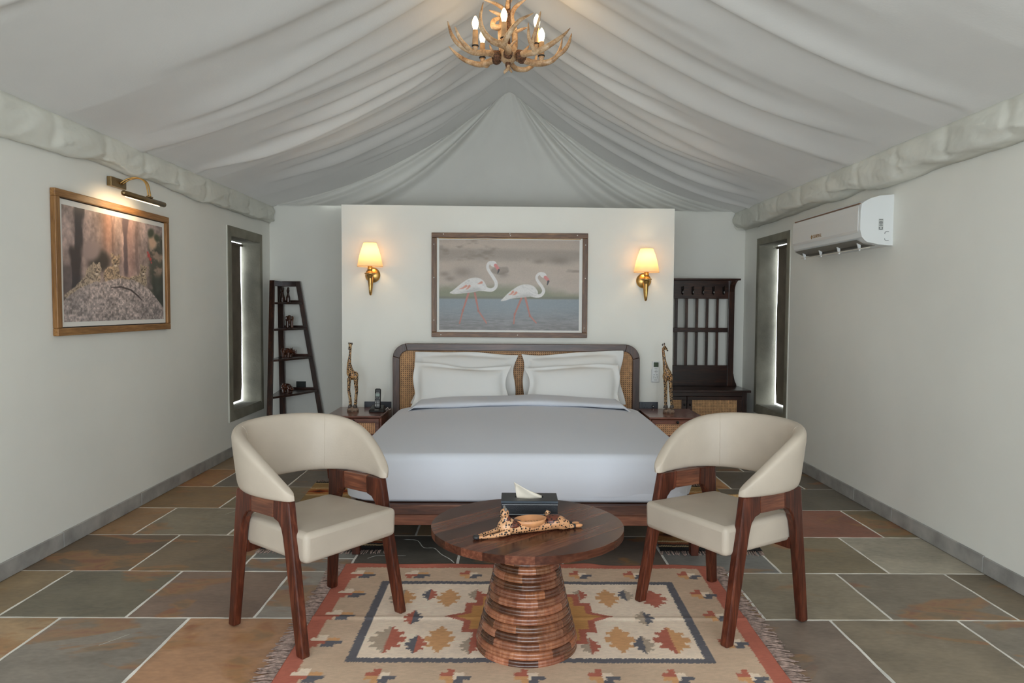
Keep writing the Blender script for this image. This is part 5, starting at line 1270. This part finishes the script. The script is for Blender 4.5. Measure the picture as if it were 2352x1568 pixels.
# in the edge-distance pattern the network of lines is pale and the cells dark
M_hoof = plain('grey_hoof', (92,84,78), 0.5, nscale=60, namt=0.2); M_stand = plain('carved_base', (128,108,92), 0.5, nscale=45, namt=0.35)
def giraffe(label, loc, kind, rot):
    t = thing('giraffe_figurine', label, 'figurine', loc, rot, 'carved giraffes on the nightstands')
    k = 0.000407
    if kind == 'a':
        P = lambda zx, zy, y=0: ((zx-262)*k, y, (1460-zy)*k)
        def g(mb):
            mb.ell(P(250,735), (0.036,0.030,0.040)); mb.ell(P(318,745,0.004), (0.022,0.026,0.034)); mb.ell(P(190,690,-0.004), (0.020,0.022,0.030))
            mb.tube([P(225,700),P(200,610),P(190,500),P(205,360),P(216,240),P(218,160)], [0.034,0.025,0.0165,0.011,0.0095,0.010], 14)
            mb.ell(P(218,135,-0.006), (0.0135,0.015,0.021)); mb.ell(P(204,190,-0.016), (0.0085,0.010,0.016))
            for y_ in (-0.016, 0.016):
                mb.tube([P(190,790,y_),P(186,900,y_),P(180,1040,y_),P(205,1200,y_),P(212,1330,y_)], [0.014,0.011,0.0085,0.009,0.010], 10)
                mb.tube([P(325,790,y_),P(325,920,y_),P(338,1050,y_),P(322,1200,y_),P(312,1330,y_)], [0.017,0.013,0.0095,0.009,0.010], 10)
        ears = [P(190,100,-0.004), P(252,108,-0.004)]; horns = [P(222,88), P(236,92)]
        hoofs = [P(208,1350,-0.016), P(208,1350,0.016), P(306,1350,-0.016), P(306,1350,0.016)]
        muz = P(202,212,-0.022)
    else:
        P = lambda zx, zy, y=0: ((zx-695)*k, y, (1480-zy)*k)
        def g(mb):
            mb.ell(P(660,740), (0.034,0.028,0.040)); mb.ell(P(615,745), (0.022,0.024,0.042)); mb.ell(P(718,780), (0.020,0.024,0.045))
            mb.tube([P(665,700),P(625,600),P(598,470),P(578,340),P(566,230),P(564,175)], [0.034,0.025,0.0155,0.0125,0.0105,0.010], 14)
            mb.tube([P(570,150),P(600,170),P(640,215)], [0.015,0.0125,0.0085], 12)
            mb.tube([P(600,800,-0.014),P(603,1000,-0.014),P(612,1330,-0.014)], [0.013,0.008,0.008], 10); mb.tube([P(640,830,0.014),P(652,1050,0.014),P(652,1330,0.014)], [0.012,0.008,0.008], 10)
            mb.tube([P(705,830,-0.014),P(708,1050,-0.014),P(738,1330,-0.014)], [0.014,0.009,0.008], 10); mb.tube([P(735,820,0.014),P(752,1050,0.014),P(768,1330,0.014)], [0.013,0.009,0.008], 10)
        ears = [P(546,112,-0.008), P(590,100,0.010)]; horns = [P(588,95), P(592,88)]
        hoofs = [P(612,1350,-0.014), P(652,1350,0.014), P(740,1350,-0.014), P(770,1350,0.014)]
        muz = P(650,228)
    blob('body', g, M_gir, t, 0.0032, 3)
    for e in ears: MB().ell(e, (0.006,0.003,0.010), 10, 8).build('ear', M_hoof, t, smooth=True)
    for h in horns: MB().tube([Vector(h)+Vector((0,0,-0.012)), h], [0.003,0.004], 8).build('horn', M_stand, t, smooth=True)
    for h in hoofs: MB().lathe([(0.015,0),(0.013,0.012),(0.009,0.024)], 12, (h[0],h[1],h[2]-0.014)).build('hoof', M_hoof, t, smooth=True)
    MB().ell(muz, (0.007,0.008,0.007), 10, 8).build('muzzle', M_hoof, t, smooth=True)
    mb = MB(); rr = random.Random(3)
    prof = [(0.046,0.0),(0.049,0.012),(0.040,0.026),(0.022,0.036),(0.0,0.037)]
    mb.lathe(prof, 9, caps=False); mb.f.append(tuple(range(8,-1,-1))); mb.build('base', M_stand, t)
giraffe('carved giraffe with its head turned to the front, beside the telephone', (-1.268, 5.85, 0.4975), 'a', 0)
giraffe('carved giraffe looking right, standing below the wall remote', (1.318, 5.85, 0.4975), 'b', 0)

# ================================================================== LADDER CORNER SHELF
ls = thing('ladder_shelf', 'dark wooden corner ladder shelf with carved animals beside the left window', 'shelf', (-2.30, 7.2, 0))
O = Vector((-2.30, 7.2, 0))
def beam(mb, a, b, wx, wy):
    a, b = Vector(a)-O, Vector(b)-O
    q = lambda p: [(p.x-wx/2,p.y-wy/2,p.z),(p.x+wx/2,p.y-wy/2,p.z),(p.x+wx/2,p.y+wy/2,p.z),(p.x-wx/2,p.y+wy/2,p.z)]
    mb.hexa(q(a), q(b)); return mb
LT, LB = Vector((-2.345,7.16,1.607)), Vector((-2.215,6.62,0.0))
RT, RB = Vector((-2.170,7.43,1.607)), Vector((-1.905,7.43,0.0))
at = lambda A, B, z: B+(A-B)*(z/1.607)
beam(MB(), LB, LT, 0.048, 0.03).build('leg', W_darkz, ls, bevel=0.003)
beam(MB(), RB, RT, 0.05, 0.03).build('leg', W_darkz, ls, bevel=0.003)
beam(MB(), (-2.338,7.44,0), (-2.352,7.44,1.607), 0.06, 0.03).build('corner_post', W_darkz, ls, bevel=0.003)
for z in (0.10, 0.490, 0.835, 1.130, 1.390):
    l, r = at(LT,LB,z)-O, at(RT,RB,z)-O; c = Vector((-2.345,7.45,0))-O
    bow = (Vector((l.x,l.y))+Vector((r.x,r.y)))/2+Vector((0.05,-0.06))
    P = [(l.x-0.015,l.y-0.012)]+[tuple((1-t)**2*np.array((l.x,l.y-0.012))+2*t*(1-t)*np.array(bow)+t*t*np.array((r.x+0.02,r.y))) for t in np.linspace(0.05,1,9)]+[(r.x+0.02,c.y+0.01),(c.x-0.02,c.y+0.01)]
    MB().prism(P, lambda u,v,w: (u,v,w), z-0.020, z).build('shelf_board', W_dark, ls, bevel=0.003)
    MB().box(c.x, r.x, 0.232, 0.246, z, z+0.022).build('back_rail', W_dark, ls, bevel=0.002)
MB().box(-2.35+2.30, -2.16+2.30, 0.222, 0.246, 1.552, 1.607).build('top_rail', W_dark, ls, bevel=0.003)
_a, _b2 = LT-O, Vector((-2.350,7.45,1.607))-O
MB().hexa([(_a.x-0.02,_a.y,1.552),(_a.x+0.022,_a.y,1.552),(_b2.x+0.022,_b2.y,1.552),(_b2.x-0.02,_b2.y,1.552)], [(_a.x-0.02,_a.y,1.605),(_a.x+0.022,_a.y,1.605),(_b2.x+0.022,_b2.y,1.605),(_b2.x-0.02,_b2.y,1.605)]).build('top_side_rail', W_dark, ls, bevel=0.003)
M_carv = wood('carved_ebony', (22,12,9), (44,24,17), (84,50,36), 'z', 0.25, 3.0, 0.2, coat=0.3)
M_carv2 = wood('carved_rosewood', (36,16,10), (70,36,22), (120,70,46), 'z', 0.22, 3.0, 0.1, coat=0.5)
def carve(name, label, loc, rot, fn, mat, vox=0.0035):
    o = thing(name, label, 'figurine', loc, rot); blob('body', fn, mat, o, vox, 2); return o
def bust(mb, h=0.15):
    mb.lathe([(0.001,0),(0.030,0.0),(0.026,0.05),(0.017,0.085),(0.013,0.10),(0.001,0.10)], 16, caps=False); mb.ell((0,-0.003,0.122), (0.017,0.020,0.026)); mb.ell((0,0.008,0.136), (0.018,0.018,0.020)); mb.ell((0,-0.021,0.118), (0.005,0.006,0.008)); mb.ell((0.013,0,0.12), (0.006,0.005,0.010)); mb.ell((-0.013,0,0.12), (0.006,0.005,0.010))
carve('bust_figurine', 'dark carved bust with broad shoulders on the ladder\'s top shelf', (-2.292, 7.30, 1.3905), 0, lambda mb: bust(mb), M_carv)
def bust2(mb):
    mb.lathe([(0.001,0),(0.022,0.0),(0.020,0.05),(0.013,0.075),(0.011,0.095),(0.001,0.095)], 16, caps=False); mb.ell((0,-0.002,0.115), (0.015,0.018,0.024)); mb.ell((0,0.004,0.140), (0.012,0.012,0.014)); mb.ell((0,-0.019,0.112), (0.004,0.005,0.007))
carve('bust_figurine', 'slim dark carved bust, the right one on the ladder\'s top shelf', (-2.232, 7.30, 1.3905), 0, bust2, M_carv)
def elephant(mb, s=1.0):
    E = lambda c, r: mb.ell(tuple(q*s for q in c), tuple(q*s for q in r))
    T = lambda p, r: mb.tube([tuple(q*s for q in a) for a in p], [q*s for q in r], 10)
    E((0.0,0,0.085),(0.042,0.030,0.034)); E((-0.005,-0.035,0.108),(0.026,0.024,0.026)); E((-0.032,-0.030,0.102),(0.016,0.005,0.024)); E((0.024,-0.030,0.102),(0.016,0.005,0.024))
    T([(-0.005,-0.055,0.105),(-0.008,-0.066,0.075),(-0.008,-0.062,0.045),(0.0,-0.070,0.035)],[0.011,0.009,0.007,0.005])
    for x_ in (-0.022,0.022):
        for y_ in (-0.018,0.020): T([(x_,y_,0.075),(x_,y_,0.0)],[0.014,0.013])
    T([(0.008,-0.055,0.092),(0.028,-0.072,0.090)],[0.004,0.002]); T([(-0.018,-0.055,0.092),(-0.034,-0.072,0.086)],[0.004,0.002])
carve('elephant_figurine', 'carved standing elephant on the ladder\'s second shelf', (-2.215, 7.28, 1.1305), R(25), lambda mb: elephant(mb, 0.98), M_carv2, 0.003)
def rhino(mb):
    mb.ell((0,0,0.062),(0.058,0.032,0.034)); mb.ell((-0.04,0,0.062),(0.030,0.030,0.034)); mb.tube([(0.04,0,0.068),(0.075,0,0.060),(0.105,0,0.045)],[0.026,0.020,0.013],12)
    for x_ in (-0.035,0.032):
        for y_ in (-0.018,0.018): mb.tube([(x_,y_,0.05),(x_,y_,0.0)],[0.015,0.013],10)
    mb.tube([(0.108,0,0.050),(0.118,0,0.085)],[0.008,0.0015],8); mb.tube([(0.088,0,0.068),(0.092,0,0.088)],[0.006,0.001],8)
    for s in (-1,1): mb.ell((0.052,0.014*s,0.092),(0.005,0.004,0.012))
carve('rhino_figurine', 'carved rhinoceros with raised horns on the ladder\'s third shelf', (-2.225, 7.22, 0.8355), R(-20), rhino, M_carv2, 0.003)
def hippo(mb):
    mb.ell((0,0,0.058),(0.050,0.036,0.036)); mb.ell((-0.03,-0.005,0.062),(0.030,0.034,0.036)); mb.ell((0.045,-0.012,0.050),(0.026,0.024,0.024)); mb.ell((0.066,-0.016,0.040),(0.016,0.022,0.016))
    for x_ in (-0.03,0.03):
        for y_ in (-0.02,0.02): mb.tube([(x_,y_,0.04),(x_,y_,0.0)],[0.014,0.013],10)
    for s in (-1,1): mb.ell((0.038,-0.012+0.016*s,0.074),(0.005,0.004,0.007))
carve('hippo_figurine', 'round carved hippopotamus on the ladder\'s lowest visible shelf', (-2.195, 7.12, 0.4905), R(-15), hippo, M_carv2, 0.003)

# ================================================================== HALL STAND
hs_ = thing('hall_stand', 'tall espresso hall stand with hooks and a cane-door bench behind the partition', 'hall stand', (1.76, 7.25, 0))
HX = 1.76
def hb(name, x0, x1, y0, y1, z0, z1, mat=W_dark, bv=0.003, par=None): return MB().box(x0-HX, x1-HX, y0-7.25, y1-7.25, z0, z1).build(name, mat, par or hs_, bevel=bv)
bx0, bx1 = 1.135, 2.385; by0 = 7.0
hb('bench_top', bx0, bx1, by0, 7.495, 0.528, 0.551)
for s in (0, 1):
    x_ = bx0+0.035 if s == 0 else bx1-0.080
    hb('bench_leg', x_, x_+0.045, by0+0.02, by0+0.065, 0, 0.528, W_darkz); hb('bench_leg', x_, x_+0.045, 7.44, 7.485, 0, 0.528, W_darkz)
    hb('bench_side', x_+0.01, x_+0.03, by0+0.065, 7.44, 0.12, 0.528)
hb('bench_rail', bx0+0.08, bx1-0.08, by0+0.025, by0+0.05, 0.488, 0.528); hb('bench_floor', bx0+0.08, bx1-0.08, by0+0.03, 7.47, 0.12, 0.14); hb('bench_back', bx0+0.08, bx1-0.08, 7.46, 7.47, 0.14, 0.528)
for (d0, d1, kx) in ((bx0+0.082, 1.757, 1.735), (1.763, bx1-0.082, 1.790)):
    mb = MB(); f = 0.05; yy0, yy1 = by0+0.022-7.25, by0+0.042-7.25; d0 -= HX; d1 -= HX
    mb.box(d0, d1, yy0, yy1, 0.452, 0.486); mb.box(d0, d1, yy0, yy1, 0.145, 0.195); mb.box(d0, d0+f, yy0, yy1, 0.195, 0.452); mb.box(d1-f, d1, yy0, yy1, 0.195, 0.452)
    D = mb.build('door', W_dark, hs_, bevel=0.002)
    MB().box(d0+f-0.003, d1-f+0.003, yy0+0.006, yy0+0.012, 0.192, 0.455).build('cane_panel', C_bench, D)
    MB().ell((kx-HX, yy0-0.010, 0.405), (0.010,0.010,0.010), 12, 8).build('knob', M_knob, D, smooth=True)
ux0, ux1 = 1.195, 2.325; uy0, uy1 = 7.385, 7.425
hb('cornice', ux0-0.045, ux1+0.045, uy0-0.05, uy1+0.055, 1.640, 1.658)
hb('hook_panel', ux0, ux1, uy0+0.008, uy1-0.008, 1.452, 1.640)
hb('middle_rail', ux0, ux1, uy0+0.008, uy1-0.008, 1.108, 1.152); hb('lower_panel', ux0, ux1, uy0+0.008, uy1-0.008, 0.551, 0.765)
slx = [2.152-0.1055*k for k in range(9)]
for sx_ in slx:
    hb('slat', sx_-0.014, sx_+0.014, uy0+0.012, uy1-0.012, 1.152, 1.452, W_darkz, 0.002); hb('slat', sx_-0.014, sx_+0.014, uy0+0.012, uy1-0.012, 0.765, 1.108, W_darkz, 0.002)
for s in (-1, 1):
    px_ = ux0 if s < 0 else ux1
    a, b = (px_, px_+0.062) if s < 0 else (px_-0.062, px_)
    hb('upright', a, b, uy0, uy1, 0.551, 1.640, W_darkz, 0.004)
    # curved brackets at head and foot
    pts = [(0,0)]+[(0.042*(1-math.cos(t)), 0.14*math.sin(t)) for t in np.linspace(0.1, math.pi/2, 8)]+[(0,0.14)]
    MB().prism([(s*(u-0.002), v) for u, v in pts], lambda u,v,w, px_=px_: (px_-HX+u, w-7.25, 1.50+v), uy0+0.004, uy1-0.004).build('head_bracket', W_darkz, hs_, bevel=0.002)
    pts = [(0,0.13)]+[(0.042*(1-math.sin(t)), 0.13*(1-math.sin(t)**0.9)*0+0.13*math.cos(t)**1.5*0.8+0.02) for t in np.linspace(0.0, math.pi/2, 8)][::-1]+[(0.045,0.0),(0,0)]
    pts = [(-0.002,0.14),(0.004,0.125),(0.010,0.09),(0.020,0.05),(0.034,0.022),(0.036,0.0),(-0.002,0.0)]
    MB().prism([(s*u, v) for u, v in pts], lambda u,v,w, px_=px_: (px_-HX+u, w-7.25, 0.551+v), uy0+0.004, uy1-0.004).build('foot_bracket', W_darkz, hs_, bevel=0.002)
    # face bracket carrying the cornice
    MB().prism([(0,0),(-0.006,-0.03),(-0.02,-0.07),(-0.045,-0.10),(-0.045,-0.115),(0,-0.115)][::-1], lambda u,v,w, a=a: (a-HX+w, uy0-7.25+u, 1.525-v), 0.008, 0.054).build('cornice_bracket', W_darkz, hs_, bevel=0.002)
M_hook = plain('black_iron', (30,26,24), 0.35, metal=0.8)
for k in range(9):
    x_ = 2.205-0.1055*k-HX
    hk = MB().box(x_-0.008, x_+0.008, uy0+0.004-7.25, uy0+0.008-7.25, 1.500, 1.575).build('hook', M_hook, hs_, bevel=0.002)
    MB().tube(spline([(x_,0.137,1.54),(x_,0.10,1.535),(x_,0.085,1.560),(x_,0.092,1.578)], 12), 0.004, 8).build('upper_prong', M_hook, hk, smooth=True)
    MB().tube(spline([(x_,0.137,1.515),(x_,0.118,1.495),(x_,0.104,1.500),(x_,0.100,1.515)], 12), 0.004, 8).build('lower_prong', M_hook, hk, smooth=True)
    MB().ell((x_,0.099,1.517), (0.008,0.008,0.014), 10, 8).build('hook_tip', plain('steel_tip', (150,148,144), 0.3, metal=0.9) if 'steel_tip' not in bpy.data.materials else bpy.data.materials['steel_tip'], hk, smooth=True)

# ================================================================== ANTLER CHANDELIER
CH = (-0.010, 4.60, 2.918)
chd = thing('antler_chandelier', 'antler chandelier with lit candle bulbs hanging from the tent ridge', 'chandelier', CH)
def antler_mat():
    m, nt, p, out = new_mat('antler_bone')
    tc = N(nt, 'ShaderNodeTexCoord'); n1 = N(nt, 'ShaderNodeTexNoise', Scale=16.0, Detail=5.0, Distortion=0.6); n2 = N(nt, 'ShaderNodeTexNoise', Scale=110.0, Detail=3.0)
    nt.links.new(tc.outputs['Object'], n1.inputs['Vector']); nt.links.new(tc.outputs['Object'], n2.inputs['Vector'])
    mx = N(nt, 'ShaderNodeMix', data_type='FLOAT'); mx.inputs[0].default_value = 0.3; nt.links.new(n1.outputs['Fac'], mx.inputs[2]); nt.links.new(n2.outputs['Fac'], mx.inputs[3])
    r = ramp(nt, [(0.32, (122,86,56)), (0.48, (188,150,110)), (0.66, (224,198,164))]); nt.links.new(mx.outputs[0], r.inputs[0]); nt.links.new(r.outputs[0], p.inputs['Base Color'])
    p.inputs['Roughness'].default_value = 0.42; b = N(nt, 'ShaderNodeBump', Strength=0.3, Distance=0.004); nt.links.new(n2.outputs['Fac'], b.inputs['Height']); nt.links.new(b.outputs[0], p.inputs['Normal'])
    return m
M_ant = antler_mat()
M_burr = plain('dark_burr', (92,62,42), 0.6, nscale=90, namt=0.5, bump=0.8, bscale=120)
M_wax = plain('wax_tube', (196,158,116), 0.55, nscale=30, namt=0.12)
M_flame = emis('candle_bulb', (255,214,150), 22)
S = 0.1616*0.002788
def A(zx, zy, dy=0.0):       # metres from the hub, x to the right, z up
    k = (4.6+dy)/4.6
    return ((zx-1152)*S*k, dy, (800-zy)*S*k + (k-1)*(1.568))
def beamtube(mb, pts, r0, r1, n=26):
    P = spline(pts, n); mb.tube(P, taper(n, [(0,r0),(0.35,r0*0.95),(0.75,(r0+r1)*0.5),(0.97,r1),(1,r1*0.5)]), 10)
def antler(branches):
    mb = MB()
    for pts, r0, r1 in branches: beamtube(mb, [A(*p) for p in pts], r0, r1)
    return mb.build('antler', M_ant, chd, smooth=True)
antler([([(1040,770,0.0),(870,735,-0.05),(700,730,-0.09),(560,680,-0.11),(430,590,-0.12),(350,460,-0.12),(305,305,-0.10)], 0.021, 0.005), ([(640,710,-0.10),(560,640,-0.14),(470,530,-0.16),(405,375,-0.16)], 0.015, 0.005), ([(960,740,-0.03),(915,690,-0.05),(890,620,-0.05)], 0.010, 0.003)])
antler([([(1030,800,0.05),(900,850,0.11),(760,895,0.16),(560,840,0.18),(420,745,0.18),(318,645,0.16)], 0.021, 0.004), ([(800,890,0.15),(850,915,0.14),(885,885,0.12)], 0.013, 0.009)])
antler([([(1145,745,-0.06),(1150,680,-0.12),(1085,625,-0.16),(940,575,-0.20),(840,490,-0.21),(780,380,-0.20),(762,230,-0.17),(800,45,-0.13)], 0.022, 0.005), ([(1085,640,-0.15),(1110,560,-0.20),(1190,420,-0.23),(1310,285,-0.24),(1500,182,-0.22)], 0.019, 0.004)])
antler([([(1260,760,-0.03),(1400,738,-0.09),(1540,712,-0.14),(1660,660,-0.17),(1810,565,-0.18),(1930,475,-0.18),(2012,385,-0.16)], 0.021, 0.004), ([(1530,715,-0.14),(1480,620,-0.17),(1440,520,-0.18),(1428,315,-0.17)], 0.016, 0.004), ([(1485,600,-0.17),(1520,470,-0.17),(1565,320,-0.16),(1600,160,-0.14)], 0.013, 0.004), ([(1360,720,-0.08),(1410,670,-0.06),(1440,625,-0.05)], 0.010, 0.003)])
antler([([(1270,800,0.02),(1400,840,0.02),(1560,872,0.0),(1720,850,-0.02),(1830,770,-0.03),(1880,650,-0.03),(1905,530,-0.02)], 0.022, 0.004), ([(1820,775,-0.03),(1930,690,-0.04),(1995,590,-0.04),(2035,458,-0.03)], 0.015, 0.004)])
antler([([(1190,880,0.08),(1260,945,0.13),(1400,955,0.18),(1510,880,0.21),(1550,760,0.21)], 0.018, 0.008)])
antler([([(1150,870,-0.01),(1150,940,-0.015),(1110,985,-0.02),(1095,1015,-0.02)], 0.012, 0.006), ([(1150,930,-0.015),(1180,965,0.0),(1205,1000,0.0)], 0.009, 0.005)])
# upright antlers round the stem
antler([([(1060,700,0.0),(1050,560,0.0),(1045,400,0.0),(1075,230,0.0),(1085,140,0.0),(960,55,-0.03),(800,3,-0.05)], 0.019, 0.006), ([(1060,230,0.0),(990,190,-0.02),(880,150,-0.03)], 0.013, 0.004)])
antler([([(1235,690,0.02),(1240,520,0.03),(1225,380,0.03),(1190,240,0.02),(1230,130,0.0),(1300,60,-0.02),(1400,-10,-0.03)], 0.020, 0.006), ([(1250,440,0.02),(1330,410,-0.01),(1415,378,-0.02)], 0.011, 0.003), ([(1180,640,-0.05),(1220,590,-0.07),(1268,548,-0.08)], 0.009, 0.003)])
antler([([(1140,640,0.05),(1130,420,0.06),(1120,220,0.05),(1135,80,0.04),(1160,-40,0.03),(1150,-140,0.03)], 0.020, 0.006), ([(1150,60,0.03),(1220,-60,0.06),(1290,-150,0.08)], 0.012, 0.004)])
antler([([(1060,370,0.0),(990,385,-0.03),(935,360,-0.05),(950,290,-0.05),(1025,255,-0.03)], 0.019, 0.012)])
antler([([(1140,120,0.0),(1140,40,-0.04),(1160,-60,-0.06)], 0.014, 0.005)])
# hub, burrs
MB().lathe([(0.0,-0.045),(0.030,-0.043),(0.050,-0.022),(0.060,0.010),(0.056,0.045),(0.040,0.060),(0.0,0.062)], 24, (0,0,0.012), caps=False).build('hub', M_ant, chd, smooth=True)
def burr(zx, zy, dy, r, ax):
    c = Vector(A(zx, zy, dy)); d = Vector(ax).normalized(); mb = MB(); rr = random.Random(zx)
    mb.tube([c-d*0.022, c-d*0.008, c+d*0.010, c+d*0.024], [r*0.85, r*1.12, r*1.05, r*0.8], 14)
    mb.v = [tuple(Vector(v)+Vector((rr.uniform(-1,1),rr.uniform(-1,1),rr.uniform(-1,1)))*0.0028) for v in mb.v]
    mb.build('burr', M_burr, chd, smooth=True)
burr(985,770,-0.02,0.030,(1,0.2,0.1)); burr(985,825,0.06,0.027,(1,-0.3,0.2)); burr(1147,745,-0.07,0.027,(0,1,0.25)); burr(1315,760,-0.05,0.030,(1,-0.3,0.0)); burr(1345,815,0.02,0.027,(1,0,-0.2)); burr(1150,885,-0.01,0.014,(0,0,1))
# candles
def candle(zx, ztop, zbot, dy, zb):
    a, b = Vector(A(zx, ztop, dy)), Vector(A(zx, zbot, dy))
    t = bpy.data.objects.new('candle', None); COL.objects.link(t); t.parent = chd; t.location = b; t.empty_display_size = 0.02
    h = (a-b).z
    MB().lathe([(0.0,-0.012),(0.016,-0.010),(0.018,0.0),(0.0165,h-0.004),(0.014,h),(0.0,h)], 18, caps=False).build('wax_tube', M_wax, t, smooth=True)
    MB().lathe([(0.0,-0.004),(0.021,-0.004),(0.0225,0.0),(0.021,0.004),(0.0,0.005)], 20, (0,0,0.0), caps=False).build('drip_ring', M_black, t, smooth=True)
    MB().tube([(0,0,-0.004),(0,0,-0.035)], [0.016,0.012], 12).build('socket', M_ant, t, smooth=True)
    MB().lathe([(0.0,-0.002),(0.010,0.0),(0.015,0.014),(0.0200,0.034),(0.0198,0.048),(0.013,0.068),(0.005,0.082),(0.0,0.086)], 18, (0,0,h), caps=False).build('bulb', M_flame, t, smooth=True)
candle(690, 420, 640, -0.10, 0); candle(790, 600, 800, 0.16, 0); candle(1090, 310, 530, -0.16, 0); candle(1547, 385, 605, 0.0, 0); candle(1615, 575, 770, -0.01, 0)
# stem and chain up to the ridge
MB().lathe([(0.012,0.05),(0.012,0.50)], 12, caps=True).build('stem', M_burr, chd, smooth=True)
for k in range(3):
    zc = 0.515+k*0.034
    P = [(0.010*math.cos(a)*(1 if k % 2 else 0), 0.010*math.cos(a)*(0 if k % 2 else 1), zc+0.022*math.sin(a)) for a in np.linspace(0, 2*math.pi, 17)]
    MB().tube(P, 0.0028, 6).build('chain_link', M_darkbrass, chd, smooth=True)
MB().lathe([(0.0,0.596),(0.02,0.598),(0.05,0.606),(0.05,0.612),(0.0,0.614)], 20, caps=False).build('ceiling_rose', M_darkbrass, chd, smooth=True)
